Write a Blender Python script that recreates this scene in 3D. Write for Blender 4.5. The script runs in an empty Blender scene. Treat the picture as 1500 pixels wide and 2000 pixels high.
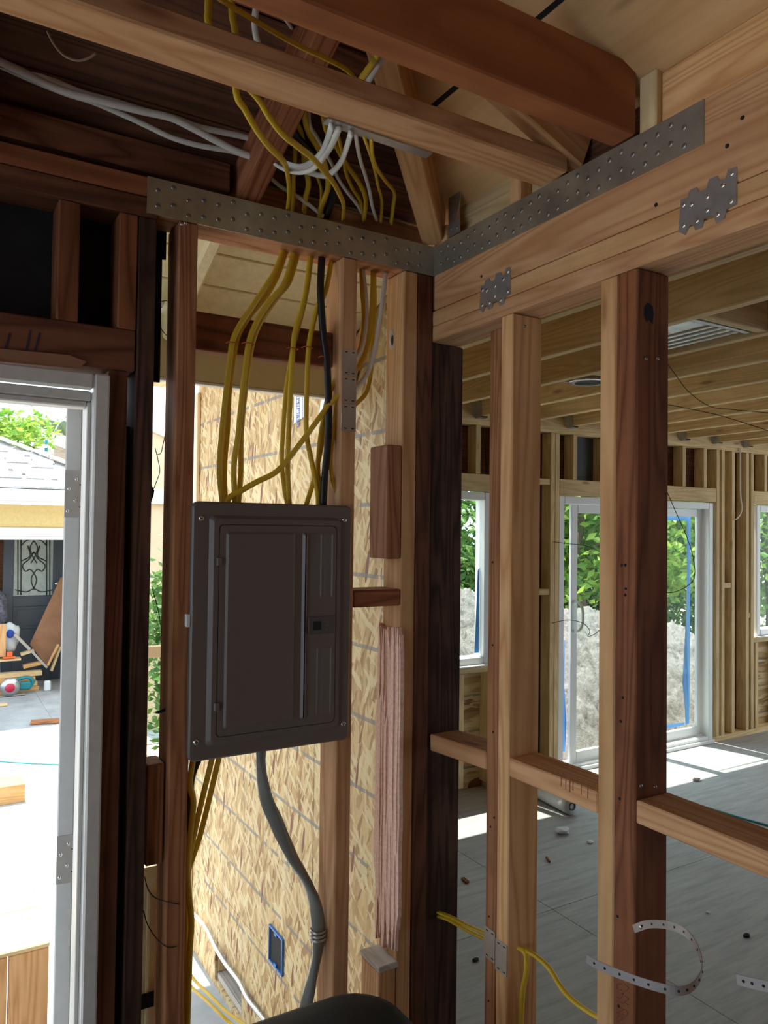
import bpy, bmesh, math, random
from mathutils import Vector, Matrix, noise
random.seed(7)
SC = bpy.context.scene
COL = SC.collection
# ------------------------------------------------------------------ camera
FPX, YAW, PITCH, ROLL = 1480.0, math.radians(30.93), math.radians(1.36), math.radians(0.71)
CAM = Vector((0, 0, 1.75))
_f = Vector((math.sin(YAW)*math.cos(PITCH), math.cos(YAW)*math.cos(PITCH), math.sin(PITCH)))
_r = Vector((math.cos(YAW), -math.sin(YAW), 0)); _u = _r.cross(_f)
_r2 = _r*math.cos(ROLL)+_u*math.sin(ROLL); _u2 = -_r*math.sin(ROLL)+_u*math.cos(ROLL)
cd = bpy.data.cameras.new('camera'); cam = bpy.data.objects.new('camera', cd); COL.objects.link(cam)
cam.matrix_world = Matrix(((_r2.x, _u2.x, -_f.x, CAM.x), (_r2.y, _u2.y, -_f.y, CAM.y), (_r2.z, _u2.z, -_f.z, CAM.z), (0, 0, 0, 1)))
cd.sensor_fit = 'VERTICAL'; cd.sensor_height = 24.0; cd.lens = 24.0*FPX/2000.0
cd.clip_start = 0.02; cd.clip_end = 300
SC.camera = cam
# ------------------------------------------------------------------ world, sun, exposure
SC.view_settings.view_transform = 'Standard'
SC.view_settings.look = 'None'
SC.view_settings.gamma = 1.0
SC.view_settings.use_curve_mapping = False
SC.view_settings.exposure = 0.80
wd = bpy.data.worlds.new('sky'); SC.world = wd; wd.use_nodes = True
bg = wd.node_tree.nodes['Background']
bg.inputs[0].default_value = (0.74, 0.88, 1.0, 1); bg.inputs[1].default_value = 1.7
sd = bpy.data.lights.new('sun', 'SUN'); sun = bpy.data.objects.new('sun', sd); COL.objects.link(sun)
sd.energy = 7.0; sd.angle = math.radians(0.6); sd.color = (1.0, 0.94, 0.84)
_sd = Vector((0.15*math.cos(math.radians(71)), -math.cos(math.radians(71)), -math.sin(math.radians(71)))).normalized()
sun.rotation_euler = _sd.to_track_quat('-Z', 'Y').to_euler()

# ------------------------------------------------------------------ helpers
def ray(u, v):
    return _r2*((u-750)/FPX) - _u2*((v-1000)/FPX) + _f
def PX(u, v, x): d = ray(u, v); return CAM + d*(x/d.x)
def PY(u, v, y): d = ray(u, v); return CAM + d*(y/d.y)
def PZ(u, v, z): d = ray(u, v); return CAM + d*((z-CAM.z)/d.z)
V = Vector
def W(o):
    return (W(o.parent) @ o.matrix_parent_inverse if o.parent else Matrix()) @ o.matrix_basis
def par(o, p):
    if p is not None:
        o.parent = p; o.matrix_parent_inverse = W(p).inverted()
    return o
def tag(o, label=None, cat=None, group=None, kind=None):
    if label: o['label'] = label
    if cat: o['category'] = cat
    if group: o['group'] = group
    if kind: o['kind'] = kind
    return o
def empty(name, loc=(0, 0, 0), label=None, cat=None, group=None, kind=None):
    o = bpy.data.objects.new(name, None); COL.objects.link(o); o.location = loc; o.empty_display_size = 0.05
    return tag(o, label, cat, group, kind)
def mk(name, vs, fs, mat, parent=None, smooth=False, mtx=None):
    me = bpy.data.meshes.new(name); me.from_pydata([tuple(v) for v in vs], [], fs)
    return mo(name, me, mat, parent, smooth, mtx)
def mo(name, me, mat, parent=None, smooth=False, mtx=None):
    if mat is not None and len(me.materials) == 0: me.materials.append(mat)
    if smooth:
        for p in me.polygons: p.use_smooth = True
    o = bpy.data.objects.new(name, me); COL.objects.link(o)
    if mtx is not None: o.matrix_basis = mtx
    return par(o, parent)
def from_bm(name, bm, mat, parent=None, smooth=False, mtx=None):
    bmesh.ops.recalc_face_normals(bm, faces=bm.faces)
    me = bpy.data.meshes.new(name); bm.to_mesh(me); bm.free()
    return mo(name, me, mat, parent, smooth, mtx)
_boxes = {}
def box_data(l, w, t, c):
    hx, hy, hz = l/2, w/2, t/2
    c = min(c, hx*.4, hy*.4, hz*.4)
    vs = []; idx = {}
    for sx in (-1, 1):
        for sy in (-1, 1):
            for sz in (-1, 1):
                for a in range(3):
                    p = [sx*(hx-c), sy*(hy-c), sz*(hz-c)]
                    p[a] = (sx*hx, sy*hy, sz*hz)[a]
                    idx[(sx, sy, sz, a)] = len(vs); vs.append(p)
    fs = []
    for a in range(3):
        b, d = (a+1) % 3, (a+2) % 3
        for s in (-1, 1):
            q = []
            for (i, j) in ((-1, -1), (1, -1), (1, 1), (-1, 1)):
                k = [0, 0, 0]; k[a] = s; k[b] = i; k[d] = j; q.append(idx[(*k, a)])
            fs.append(q if s > 0 else q[::-1])
        for i in (-1, 1):
            for j in (-1, 1):
                k0 = [0, 0, 0]; k0[b] = i; k0[d] = j; k1 = list(k0); k0[a] = -1; k1[a] = 1
                q = [idx[(*k0, b)], idx[(*k1, b)], idx[(*k1, d)], idx[(*k0, d)]]
                fs.append(q if i*j > 0 else q[::-1])
    for sx in (-1, 1):
        for sy in (-1, 1):
            for sz in (-1, 1):
                q = [idx[(sx, sy, sz, a)] for a in range(3)]
                fs.append(q if sx*sy*sz > 0 else q[::-1])
    return vs, fs
def box_mesh(l, w, t, mat, c):
    k = (round(l, 4), round(w, 4), round(t, 4), mat.name, c)
    if k not in _boxes:
        vs, fs = box_data(l, w, t, c)
        me = bpy.data.meshes.new('board'); me.from_pydata(vs, [], fs); me.materials.append(mat); _boxes[k] = me
    return _boxes[k]
def board(name, p0, p1, w, t, mat, parent=None, up=(0, 0, 1), bev=0.003):
    """A length of lumber from p0 to p1 (axis through the middle), w across, t along 'up'."""
    p0, p1 = V(p0), V(p1); x = (p1-p0); l = x.length; x.normalize()
    z = V(up); z = (z - x*z.dot(x)).normalized(); y = z.cross(x)
    c = (p0+p1)/2
    m = Matrix(((x.x, y.x, z.x, c.x), (x.y, y.y, z.y, c.y), (x.z, y.z, z.z, c.z), (0, 0, 0, 1)))
    return mo(name, box_mesh(l, w, t, mat, bev), mat, parent, mtx=m)
def bx(name, x0, x1, y0, y1, z0, z1, mat, parent=None, bev=0.003):
    """Axis-aligned length of lumber; its local x follows the longest side so that the grain does."""
    dx, dy, dz = x1-x0, y1-y0, z1-z0; c = V(((x0+x1)/2, (y0+y1)/2, (z0+z1)/2))
    if dx >= dy and dx >= dz: return board(name, c-V((dx/2, 0, 0)), c+V((dx/2, 0, 0)), dy, dz, mat, parent, (0, 0, 1), bev)
    if dy >= dz: return board(name, c-V((0, dy/2, 0)), c+V((0, dy/2, 0)), dx, dz, mat, parent, (0, 0, 1), bev)
    return board(name, c-V((0, 0, dz/2)), c+V((0, 0, dz/2)), dx, dy, mat, parent, (0, 1, 0), bev)
def crom(pts, n):
    P = [V(p) for p in pts]; P = [P[0]*2-P[1]] + P + [P[-1]*2-P[-2]]; out = []
    for i in range(1, len(P)-2):
        a, b, c, d = P[i-1:i+3]
        for k in range(n):
            t = k/n
            out.append(0.5*((2*b)+(c-a)*t+(2*a-5*b+4*c-d)*t*t+(3*b-a-3*c+d)*t*t*t))
    out.append(P[-2]); return out
def sweep(name, pts, prof, mat, parent=None, n=6, smooth=True, closed=True, up=None, twist=0.0):
    """prof(i, t) or list of 2d points swept along a smooth path."""
    c = crom(pts, n) if n else [V(p) for p in pts]
    vs, fs = [], []; m = len(prof); nrm = None
    for i, p in enumerate(c):
        t = (c[min(i+1, len(c)-1)] - c[max(i-1, 0)]).normalized()
        if up is not None: nrm = V(up)
        elif nrm is None: nrm = V((0, -1, 0)) if abs(t.y) < .9 else V((0, 0, 1))
        nrm = (nrm - t*nrm.dot(t)).normalized(); b = t.cross(nrm)
        ca, sa = math.cos(twist*i), math.sin(twist*i)
        for (x, y) in prof:
            vs.append(p + b*(x*ca-y*sa) + nrm*(x*sa+y*ca))
    for i in range(len(c)-1):
        for k in range(m if closed else m-1):
            a, b2 = i*m+k, i*m+(k+1) % m
            fs.append((a, b2, b2+m, a+m))
    if closed: fs.append(tuple(range(m))[::-1]); fs.append(tuple(range((len(c)-1)*m, len(c)*m)))
    return mk(name, vs, fs, mat, parent, smooth)
def oval(a, b=None, k=8):
    b = a if b is None else b
    return [(a*math.cos(2*math.pi*i/k), b*math.sin(2*math.pi*i/k)) for i in range(k)]
def lathe(name, prof, mat, parent=None, k=16, mtx=None, smooth=True):
    vs, fs = [], []; n = len(prof)
    for i in range(k):
        a = 2*math.pi*i/k
        for r, z in prof: vs.append((r*math.cos(a), r*math.sin(a), z))
    for i in range(k):
        j = (i+1) % k
        for q in range(n-1): fs.append((i*n+q, j*n+q, j*n+q+1, i*n+q+1))
    bm = bmesh.new(); bv = [bm.verts.new(v) for v in vs]
    for f in fs: bm.faces.new([bv[i] for i in f])
    bmesh.ops.remove_doubles(bm, verts=bm.verts, dist=1e-6)
    return from_bm(name, bm, mat, parent, smooth, mtx)
def prism(name, poly, d, mat, parent=None, mtx=None, bev=0.0):
    """A flat outline in local xy with thickness d along local z."""
    bm = bmesh.new(); lo = [bm.verts.new((x, y, 0)) for x, y in poly]; hi = [bm.verts.new((x, y, d)) for x, y in poly]
    bm.faces.new(lo[::-1]); bm.faces.new(hi)
    for i in range(len(poly)):
        j = (i+1) % len(poly); bm.faces.new((lo[i], lo[j], hi[j], hi[i]))
    if bev: bmesh.ops.bevel(bm, geom=list(bm.edges), offset=bev, segments=2, affect='EDGES')
    return from_bm(name, bm, mat, parent, False, mtx)
def axes(o, x, y, z):
    o, x, y, z = V(o), V(x), V(y), V(z)
    return Matrix(((x.x, y.x, z.x, o.x), (x.y, y.y, z.y, o.y), (x.z, y.z, z.z, o.z), (0, 0, 0, 1)))
def rrect(x0, x1, y0, y1, r, k=4):
    out = []
    for cx, cy, a0 in ((x1-r, y1-r, 0), (x0+r, y1-r, 90), (x0+r, y0+r, 180), (x1-r, y0+r, 270)):
        for i in range(k+1):
            a = math.radians(a0+90*i/k); out.append((cx+r*math.cos(a), cy+r*math.sin(a)))
    return out
# ------------------------------------------------------------------ materials
def nt(name):
    m = bpy.data.materials.new(name); m.use_nodes = True; t = m.node_tree
    return m, t, t.nodes['Principled BSDF']
def N(t, kind, **kw):
    n = t.nodes.new(kind)
    for k, v in kw.items():
        if k.startswith('i_'):
            s = k[2:]; s = int(s) if s.isdigit() else s.replace('_', ' ')
            if hasattr(v, 'is_output') or isinstance(v, bpy.types.NodeSocket): t.links.new(v, n.inputs[s])
            else: n.inputs[s].default_value = v
        else: setattr(n, k, v)
    return n
def ramp(t, fac, stops):
    n = t.nodes.new('ShaderNodeValToRGB'); t.links.new(fac, n.inputs[0]); e = n.color_ramp.elements
    while len(e) < len(stops): e.new(0.5)
    for i, (p, c) in enumerate(stops): e[i].position = p; e[i].color = (*c, 1) if len(c) == 3 else c
    return n.outputs[0]
def mixc(t, fac, a, b, mode='MIX'):
    n = t.nodes.new('ShaderNodeMix'); n.data_type = 'RGBA'; n.blend_type = mode
    for s, v in ((n.inputs[0], fac), (n.inputs[6], a), (n.inputs[7], b)):
        if isinstance(v, bpy.types.NodeSocket): t.links.new(v, s)
        elif isinstance(v, (int, float)): s.default_value = v
        else: s.default_value = (*v, 1)
    return n.outputs[2]
def math_(t, op, a, b=None, c=None):
    n = t.nodes.new('ShaderNodeMath'); n.operation = op
    for i, v in enumerate((a, b, c)):
        if v is None: continue
        if isinstance(v, bpy.types.NodeSocket): t.links.new(v, n.inputs[i])
        else: n.inputs[i].default_value = v
    return n.outputs[0]
def plain(name, col, rough=0.6, metal=0.0, noise_amt=0.0, scale=20.0, bump=0.0, spec=None):
    m, t, b = nt(name)
    b.inputs['Roughness'].default_value = rough; b.inputs['Metallic'].default_value = metal
    if spec is not None: b.inputs['Specular IOR Level'].default_value = spec
    b.inputs['Base Color'].default_value = (*col, 1)
    if noise_amt or bump:
        tc = N(t, 'ShaderNodeTexCoord'); nz = N(t, 'ShaderNodeTexNoise', i_Vector=tc.outputs['Object'], i_Scale=scale, i_Detail=6.0, i_Roughness=0.65)
        if noise_amt:
            lo = tuple(c*(1-noise_amt) for c in col); hi = tuple(min(1, c*(1+noise_amt)) for c in col)
            t.links.new(ramp(t, nz.outputs[0], [(0.3, lo), (0.7, hi)]), b.inputs['Base Color'])
        if bump:
            bp = N(t, 'ShaderNodeBump', i_Strength=bump, i_Distance=0.01, i_Height=nz.outputs[0]); t.links.new(bp.outputs[0], b.inputs['Normal'])
    return m
def wood(name, light, dark, stain=(0.05, 0.03, 0.02), knots=0.5, ring=9.0, rough=0.75, var=0.25, dirt=0.0, bump=0.25):
    """Sawn lumber: grain runs along local x. Light and dark are early- and latewood."""
    m, t, b = nt(name)
    tc = N(t, 'ShaderNodeTexCoord'); oi = N(t, 'ShaderNodeObjectInfo')
    off = N(t, 'ShaderNodeVectorMath', operation='SCALE'); off.inputs[0].default_value = (37.0, 11.0, 23.0); t.links.new(oi.outputs['Random'], off.inputs['Scale'])
    ad = N(t, 'ShaderNodeVectorMath', operation='ADD', i_0=tc.outputs['Object'], i_1=off.outputs[0])
    co = ad.outputs[0]
    mp = N(t, 'ShaderNodeMapping', i_Vector=co); mp.inputs['Scale'].default_value = (0.55, ring, ring)
    n1 = N(t, 'ShaderNodeTexNoise', i_Vector=mp.outputs[0], i_Scale=1.0, i_Detail=2.0, i_Distortion=0.35)
    r1 = math_(t, 'POWER', math_(t, 'PINGPONG', math_(t, 'MULTIPLY', n1.outputs[0], 26.0), 1.0), 1.7)
    mp2 = N(t, 'ShaderNodeMapping', i_Vector=co); mp2.inputs['Scale'].default_value = (3.0, 95.0, 95.0)
    n2 = N(t, 'ShaderNodeTexNoise', i_Vector=mp2.outputs[0], i_Scale=1.0, i_Detail=4.0, i_Roughness=0.7)
    g = math_(t, 'ADD', math_(t, 'MULTIPLY', r1, 0.5), math_(t, 'MULTIPLY', n2.outputs[0], 0.6))
    c = ramp(t, g, [(0.22, light), (0.78, dark)])
    # knots
    mp3 = N(t, 'ShaderNodeMapping', i_Vector=co); mp3.inputs['Scale'].default_value = (2.3, 9.0, 9.0)
    vk = N(t, 'ShaderNodeTexVoronoi', i_Vector=mp3.outputs[0], i_Scale=1.0, i_Randomness=1.0)
    kf = ramp(t, vk.outputs['Distance'], [(0.05, (knots,)*3), (0.13, (0, 0, 0))])
    c = mixc(t, kf, c, stain)
    # slow tone drift and per-piece variation
    n4 = N(t, 'ShaderNodeTexNoise', i_Vector=co, i_Scale=2.2, i_Detail=5.0, i_Roughness=0.7)
    c = mixc(t, math_(t, 'MULTIPLY', ramp(t, n4.outputs[0], [(0.42, (0, 0, 0)), (0.72, (1, 1, 1))]), 0.35+dirt), c, tuple(x*0.5 for x in dark))
    hv = N(t, 'ShaderNodeHueSaturation', i_Color=c)
    t.links.new(math_(t, 'ADD', math_(t, 'MULTIPLY', oi.outputs['Random'], var*2), 1.0-var), hv.inputs['Value'])
    t.links.new(hv.outputs[0], b.inputs['Base Color'])
    b.inputs['Roughness'].default_value = rough; b.inputs['Specular IOR Level'].default_value = 0.25
    bp = N(t, 'ShaderNodeBump', i_Strength=bump, i_Distance=0.002, i_Height=g); t.links.new(bp.outputs[0], b.inputs['Normal'])
    return m
M = {}
M['old'] = wood('aged_fir', (0.34, 0.125, 0.052), (0.17, 0.052, 0.020), dirt=0.25, var=0.3)
M['older'] = wood('dark_aged_fir', (0.22, 0.085, 0.042), (0.10, 0.034, 0.017), dirt=0.4, var=0.3)
M['char'] = wood('blackened_fir', (0.13, 0.062, 0.038), (0.035, 0.018, 0.012), dirt=0.6, var=0.2)
M['new'] = wood('fresh_fir', (0.74, 0.44, 0.21), (0.56, 0.28, 0.11), stain=(0.16, 0.06, 0.02), knots=0.7, var=0.1)
M['plate'] = wood('pinkish_fir', (0.70, 0.40, 0.205), (0.52, 0.25, 0.11), stain=(0.18, 0.06, 0.025), knots=0.7, var=0.1)
M['mid'] = wood('weathered_fir', (0.46, 0.21, 0.095), (0.26, 0.095, 0.038), dirt=0.2, var=0.15)
M['beam'] = wood('smooth_red_beam', (0.42, 0.150, 0.055), (0.29, 0.092, 0.034), knots=0.2, dirt=0.1, var=0.1, ring=4.0)
M['pale'] = wood('pale_spruce', (0.78, 0.60, 0.34), (0.61, 0.43, 0.21), stain=(0.22, 0.12, 0.05), knots=0.7, var=0.12)
M['ply'] = wood('plywood', (0.80, 0.52, 0.26), (0.65, 0.38, 0.165), stain=(0.25, 0.12, 0.05), knots=0.5, ring=2.2, var=0.08)
M['splint'] = plain('splintered_redwood', (0.85, 0.55, 0.43), 0.8, 0, 0.2, 90, 0.3)
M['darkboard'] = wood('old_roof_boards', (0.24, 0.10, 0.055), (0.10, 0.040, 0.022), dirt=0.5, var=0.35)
M['grey_wood'] = wood('sawn_grey_end', (0.55, 0.50, 0.44), (0.38, 0.33, 0.28), var=0.1)
M['orange'] = wood('door_casing_pine', (0.75, 0.46, 0.20), (0.62, 0.33, 0.12), var=0.05)
M['cream'] = plain('cracked_cream_paint', (0.80, 0.70, 0.44), 0.7, 0, 0.10, 30, 0.5)
M['olive'] = plain('cream_fascia_paint', (0.66, 0.60, 0.36), 0.6, 0, 0.05, 8, 0.05)
M['white'] = plain('white_door_paint', (0.62, 0.60, 0.56), 0.45, 0, 0.06, 40, 0.04)
M['door'] = plain('door_leaf_paint', (0.66, 0.66, 0.66), 0.4, 0, 0.05, 25, 0.03)
M['vinyl'] = plain('white_vinyl', (0.80, 0.82, 0.82), 0.35)
M['black'] = plain('black_felt', (0.010, 0.010, 0.013), 0.9, 0, 0.5, 9, 0.3)
M['panel'] = plain('grey_panel_enamel', (0.14, 0.117, 0.106), 0.42, 0, 0.03, 60, 0.02, 0.5)
M['paneld'] = plain('grey_panel_label', (0.085, 0.078, 0.076), 0.5)
M['hole'] = plain('dark_opening', (0.008, 0.008, 0.008), 0.8)
M['steel'] = plain('galvanised_steel', (0.50, 0.51, 0.52), 0.30, 0.75, 0.3, 9, 0.06)
M['steel2'] = plain('dull_brassy_steel', (0.46, 0.44, 0.37), 0.33, 0.75, 0.35, 5, 0.05)
M['hinge'] = plain('painted_hinge', (0.52, 0.49, 0.46), 0.4, 0.3, 0.08, 30)
M['nail'] = plain('nail_head', (0.30, 0.30, 0.29), 0.32, 0.8)
M['chrome'] = plain('bright_screw', (0.70, 0.70, 0.68), 0.25, 0.9)
M['yellow'] = plain('yellow_cable_jacket', (0.72, 0.48, 0.03), 0.42, 0, 0.08, 30)
M['wcable'] = plain('white_cable_jacket', (0.80, 0.78, 0.73), 0.45, 0, 0.06, 30)
M['bcable'] = plain('black_cable_jacket', (0.012, 0.012, 0.013), 0.4)
M['gcable'] = plain('grey_service_cable', (0.24, 0.25, 0.235), 0.30, 0, 0.1, 20)
M['staple'] = plain('red_staple', (0.55, 0.10, 0.03), 0.5)
M['blue'] = plain('blue_plastic_box', (0.02, 0.13, 0.42), 0.4)
M['tape'] = plain('blue_film', (0.06, 0.32, 0.82), 0.35)
M['teal'] = plain('teal_cord', (0.02, 0.30, 0.30), 0.5)
M['wire'] = plain('thin_black_wire', (0.015, 0.012, 0.010), 0.6)
M['strapm'] = plain('perforated_strap', (0.36, 0.32, 0.31), 0.4, 0.6, 0.1, 20)
M['rubber'] = plain('black_plastic', (0.005, 0.005, 0.006), 0.6, 0, 0.2, 60, 0.1, 0.15)
M['dgrey'] = plain('charcoal_door_paint', (0.055, 0.068, 0.088), 0.5)
M['lead'] = plain('lead_came', (0.04, 0.045, 0.045), 0.5, 0.5)
M['stucco'] = plain('yellow_stucco', (0.74, 0.60, 0.30), 0.9, 0, 0.08, 25, 0.2)
M['gwhite'] = plain('white_gutter', (0.78, 0.79, 0.80), 0.5)
M['shingle'] = plain('pale_shingle', (0.52, 0.50, 0.49), 0.95, 0, 0.15, 30, 0.3)
M['shinglebk'] = plain('shingle_underlay', (0.10, 0.10, 0.11), 0.95)
M['concrete'] = plain('concrete', (0.40, 0.41, 0.42), 0.9, 0, 0.22, 3.0, 0.15)
M['dirt'] = plain('bare_dirt', (0.46, 0.40, 0.34), 0.95, 0, 0.25, 5, 0.5)
M['paper'] = plain('white_sheet', (0.72, 0.76, 0.80), 0.7)
M['saw'] = plain('teal_tool_body', (0.01, 0.20, 0.24), 0.4)
M['sawred'] = plain('red_blade_mark', (0.55, 0.02, 0.06), 0.4)
M['orangep'] = plain('orange_plastic', (0.85, 0.14, 0.03), 0.5)
M['bagblue'] = plain('blue_bag_print', (0.02, 0.08, 0.45), 0.5)
M['cloth'] = plain('dark_patterned_cloth', (0.10, 0.10, 0.13), 0.9, 0, 0.8, 25)
M['lid'] = plain('brown_panel', (0.30, 0.145, 0.075), 0.7, 0, 0.15, 6)
M['tan'] = plain('tan_panel', (0.72, 0.55, 0.36), 0.8, 0, 0.06, 6)
M['bark'] = plain('bark', (0.16, 0.11, 0.07), 0.9, 0, 0.4, 15, 0.6)
M['web'] = plain('cobweb_dust', (0.26, 0.17, 0.10), 0.9)
M['foil'] = plain('foil_housing', (0.75, 0.77, 0.78), 0.25, 0.9, 0.1, 30, 0.3)
M['plastic'] = plain('clear_plastic_wrap', (0.75, 0.80, 0.80), 0.2)
M['obscure'] = plain('obscured_glass', (0.36, 0.41, 0.39), 0.25, 0, 0.2, 8)
M['ink'] = plain('marker_ink', (0.03, 0.02, 0.05), 0.7)
M['inkred'] = plain('brown_ink', (0.20, 0.06, 0.03), 0.7)
def mat_glass(name='window_glass', tint=(0.93, 0.97, 0.95), a=0.12):
    m, t, b = nt(name); out = t.nodes['Material Output']
    tr = N(t, 'ShaderNodeBsdfTransparent'); tr.inputs[0].default_value = (*tint, 1)
    gl = N(t, 'ShaderNodeBsdfGlossy'); gl.inputs['Roughness'].default_value = 0.03
    lw = N(t, 'ShaderNodeLayerWeight'); fr = N(t, 'ShaderNodeMath', operation='POWER', i_0=lw.outputs['Facing']); fr.inputs[1].default_value = 4.0
    mx = N(t, 'ShaderNodeMixShader'); t.links.new(math_(t, 'MULTIPLY', fr.outputs[0], 0.6), mx.inputs[0]); t.links.new(tr.outputs[0], mx.inputs[1]); t.links.new(gl.outputs[0], mx.inputs[2])
    t.links.new(mx.outputs[0], out.inputs[0]); return m
M['glass'] = mat_glass()
def mat_leaf(name, a, bcol):
    m, t, b = nt(name); oi = N(t, 'ShaderNodeNewGeometry')
    c = ramp(t, oi.outputs['Random Per Island'], [(0.0, a), (1.0, bcol)])
    t.links.new(c, b.inputs['Base Color']); b.inputs['Roughness'].default_value = 0.5
    tl = N(t, 'ShaderNodeBsdfTranslucent'); t.links.new(c, tl.inputs[0])
    mx = N(t, 'ShaderNodeMixShader'); mx.inputs[0].default_value = 0.4
    t.links.new(b.outputs[0], mx.inputs[1]); t.links.new(tl.outputs[0], mx.inputs[2]); t.links.new(mx.outputs[0], t.nodes['Material Output'].inputs[0])
    return m
M['leaf'] = mat_leaf('bright_leaves', (0.10, 0.26, 0.03), (0.34, 0.50, 0.07))
M['leafd'] = mat_leaf('deep_leaves', (0.05, 0.14, 0.035), (0.15, 0.28, 0.06))
M['leafp'] = mat_leaf('grey_green_fronds', (0.12, 0.20, 0.12), (0.24, 0.34, 0.22))
def mat_osb():
    m, t, b = nt('oriented_strand_board')
    ge = N(t, 'ShaderNodeNewGeometry'); pos = ge.outputs['Position']
    def layer(sc, rot, seed):
        nz = N(t, 'ShaderNodeTexNoise', i_Vector=pos, i_Scale=3.0, i_Detail=2.0)
        mr = N(t, 'ShaderNodeMapping', i_Vector=pos); mr.inputs['Rotation'].default_value = (rot, 0, 0)
        mp = N(t, 'ShaderNodeMapping', i_Vector=mr.outputs[0]); mp.inputs['Scale'].default_value = sc; mp.inputs['Location'].default_value = (seed, seed*1.7, seed*.6)
        ad = N(t, 'ShaderNodeVectorMath', operation='ADD', i_0=mp.outputs[0])
        scn = N(t, 'ShaderNodeVectorMath', operation='SCALE', i_0=nz.outputs['Color']); scn.inputs['Scale'].default_value = 0.9
        t.links.new(scn.outputs[0], ad.inputs[1])
        return N(t, 'ShaderNodeTexVoronoi', i_Vector=ad.outputs[0], i_Scale=1.0)
    v1 = layer((4, 62, 12), 0.18, 0.0); v2 = layer((4, 58, 13), -0.42, 3.1); v3 = layer((4, 66, 14), 0.95, 7.3)
    s1 = N(t, 'ShaderNodeSeparateColor', i_Color=v1.outputs['Color']); s2 = N(t, 'ShaderNodeSeparateColor', i_Color=v2.outputs['Color']); s3 = N(t, 'ShaderNodeSeparateColor', i_Color=v3.outputs['Color'])
    c = ramp(t, s1.outputs[0], [(0.0, (0.33, 0.20, 0.075)), (0.5, (0.49, 0.33, 0.14)), (1.0, (0.61, 0.45, 0.23))])
    c2 = ramp(t, s2.outputs[0], [(0.0, (0.25, 0.12, 0.045)), (0.45, (0.46, 0.30, 0.125)), (1.0, (0.66, 0.51, 0.28))])
    c = mixc(t, math_(t, 'GREATER_THAN', s2.outputs[1], 0.5), c, c2)
    c = mixc(t, math_(t, 'MULTIPLY', math_(t, 'GREATER_THAN', s3.outputs[1], 0.80), 0.75), c, (0.64, 0.52, 0.30))
    dk = layer((3, 40, 7.0), -0.15, 11.0); sdk = N(t, 'ShaderNodeSeparateColor', i_Color=dk.outputs['Color'])
    c = mixc(t, math_(t, 'MULTIPLY', math_(t, 'GREATER_THAN', sdk.outputs[2], 0.91), math_(t, 'LESS_THAN', dk.outputs['Distance'], 0.42)), c, (0.20, 0.075, 0.04))
    # printed stud marks: horizontal grey bands and thin dotted lines on a regular module
    sx = N(t, 'ShaderNodeSeparateXYZ', i_Vector=pos); nb = N(t, 'ShaderNodeTexNoise', i_Vector=pos, i_Scale=14.0, i_Detail=3.0)
    def line(val, off, pitch, half, thr):
        f = math_(t, 'ABSOLUTE', math_(t, 'SUBTRACT', math_(t, 'FRACT', math_(t, 'DIVIDE', math_(t, 'ADD', val, off), pitch)), 0.5))
        return math_(t, 'MULTIPLY', math_(t, 'LESS_THAN', f, half/pitch), math_(t, 'GREATER_THAN', nb.outputs[0], thr))
    hz = line(sx.outputs['Z'], 0.221, 0.242, 0.007, 0.42)
    vt = line(sx.outputs['Y'], 0.172, 0.2438, 0.0022, 0.36)
    c = mixc(t, math_(t, 'MULTIPLY', hz, 0.75), c, (0.17, 0.17, 0.17))
    c = mixc(t, math_(t, 'MULTIPLY', vt, 0.65), c, (0.20, 0.18, 0.17))
    t.links.new(c, b.inputs['Base Color']); b.inputs['Roughness'].default_value = 0.7
    bp = N(t, 'ShaderNodeBump', i_Strength=0.35, i_Distance=0.003, i_Height=v1.outputs['Distance']); t.links.new(bp.outputs[0], b.inputs['Normal'])
    return m
M['osb'] = mat_osb()
def mat_subfloor():
    m, t, b = nt('plywood_subfloor'); ge = N(t, 'ShaderNodeNewGeometry')
    mp = N(t, 'ShaderNodeMapping', i_Vector=ge.outputs['Position']); mp.inputs['Scale'].default_value = (3.0, 26.0, 1.0); mp.inputs['Rotation'].default_value = (0, 0, 0.05)
    n1 = N(t, 'ShaderNodeTexNoise', i_Vector=mp.outputs[0], i_Scale=1.0, i_Detail=6.0, i_Roughness=0.7)
    c = ramp(t, n1.outputs[0], [(0.30, (0.30, 0.315, 0.32)), (0.5, (0.42, 0.435, 0.435)), (0.75, (0.53, 0.54, 0.53))])
    n2 = N(t, 'ShaderNodeTexNoise', i_Vector=ge.outputs['Position'], i_Scale=1.7, i_Detail=4.0)
    c = mixc(t, ramp(t, n2.outputs[0], [(0.5, (0, 0, 0)), (0.8, (0.5, 0.5, 0.5))]), c, (0.36, 0.33, 0.29))
    vo = N(t, 'ShaderNodeTexVoronoi', i_Vector=mp.outputs[0], i_Scale=1.6)
    c = mixc(t, ramp(t, vo.outputs['Distance'], [(0.02, (0.5, 0.5, 0.5)), (0.06, (0, 0, 0))]), c, (0.18, 0.16, 0.14))
    t.links.new(c, b.inputs['Base Color']); b.inputs['Roughness'].default_value = 0.6
    bp = N(t, 'ShaderNodeBump', i_Strength=0.25, i_Distance=0.003, i_Height=n1.outputs[0]); t.links.new(bp.outputs[0], b.inputs['Normal'])
    return m
M['floor'] = mat_subfloor()
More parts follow.
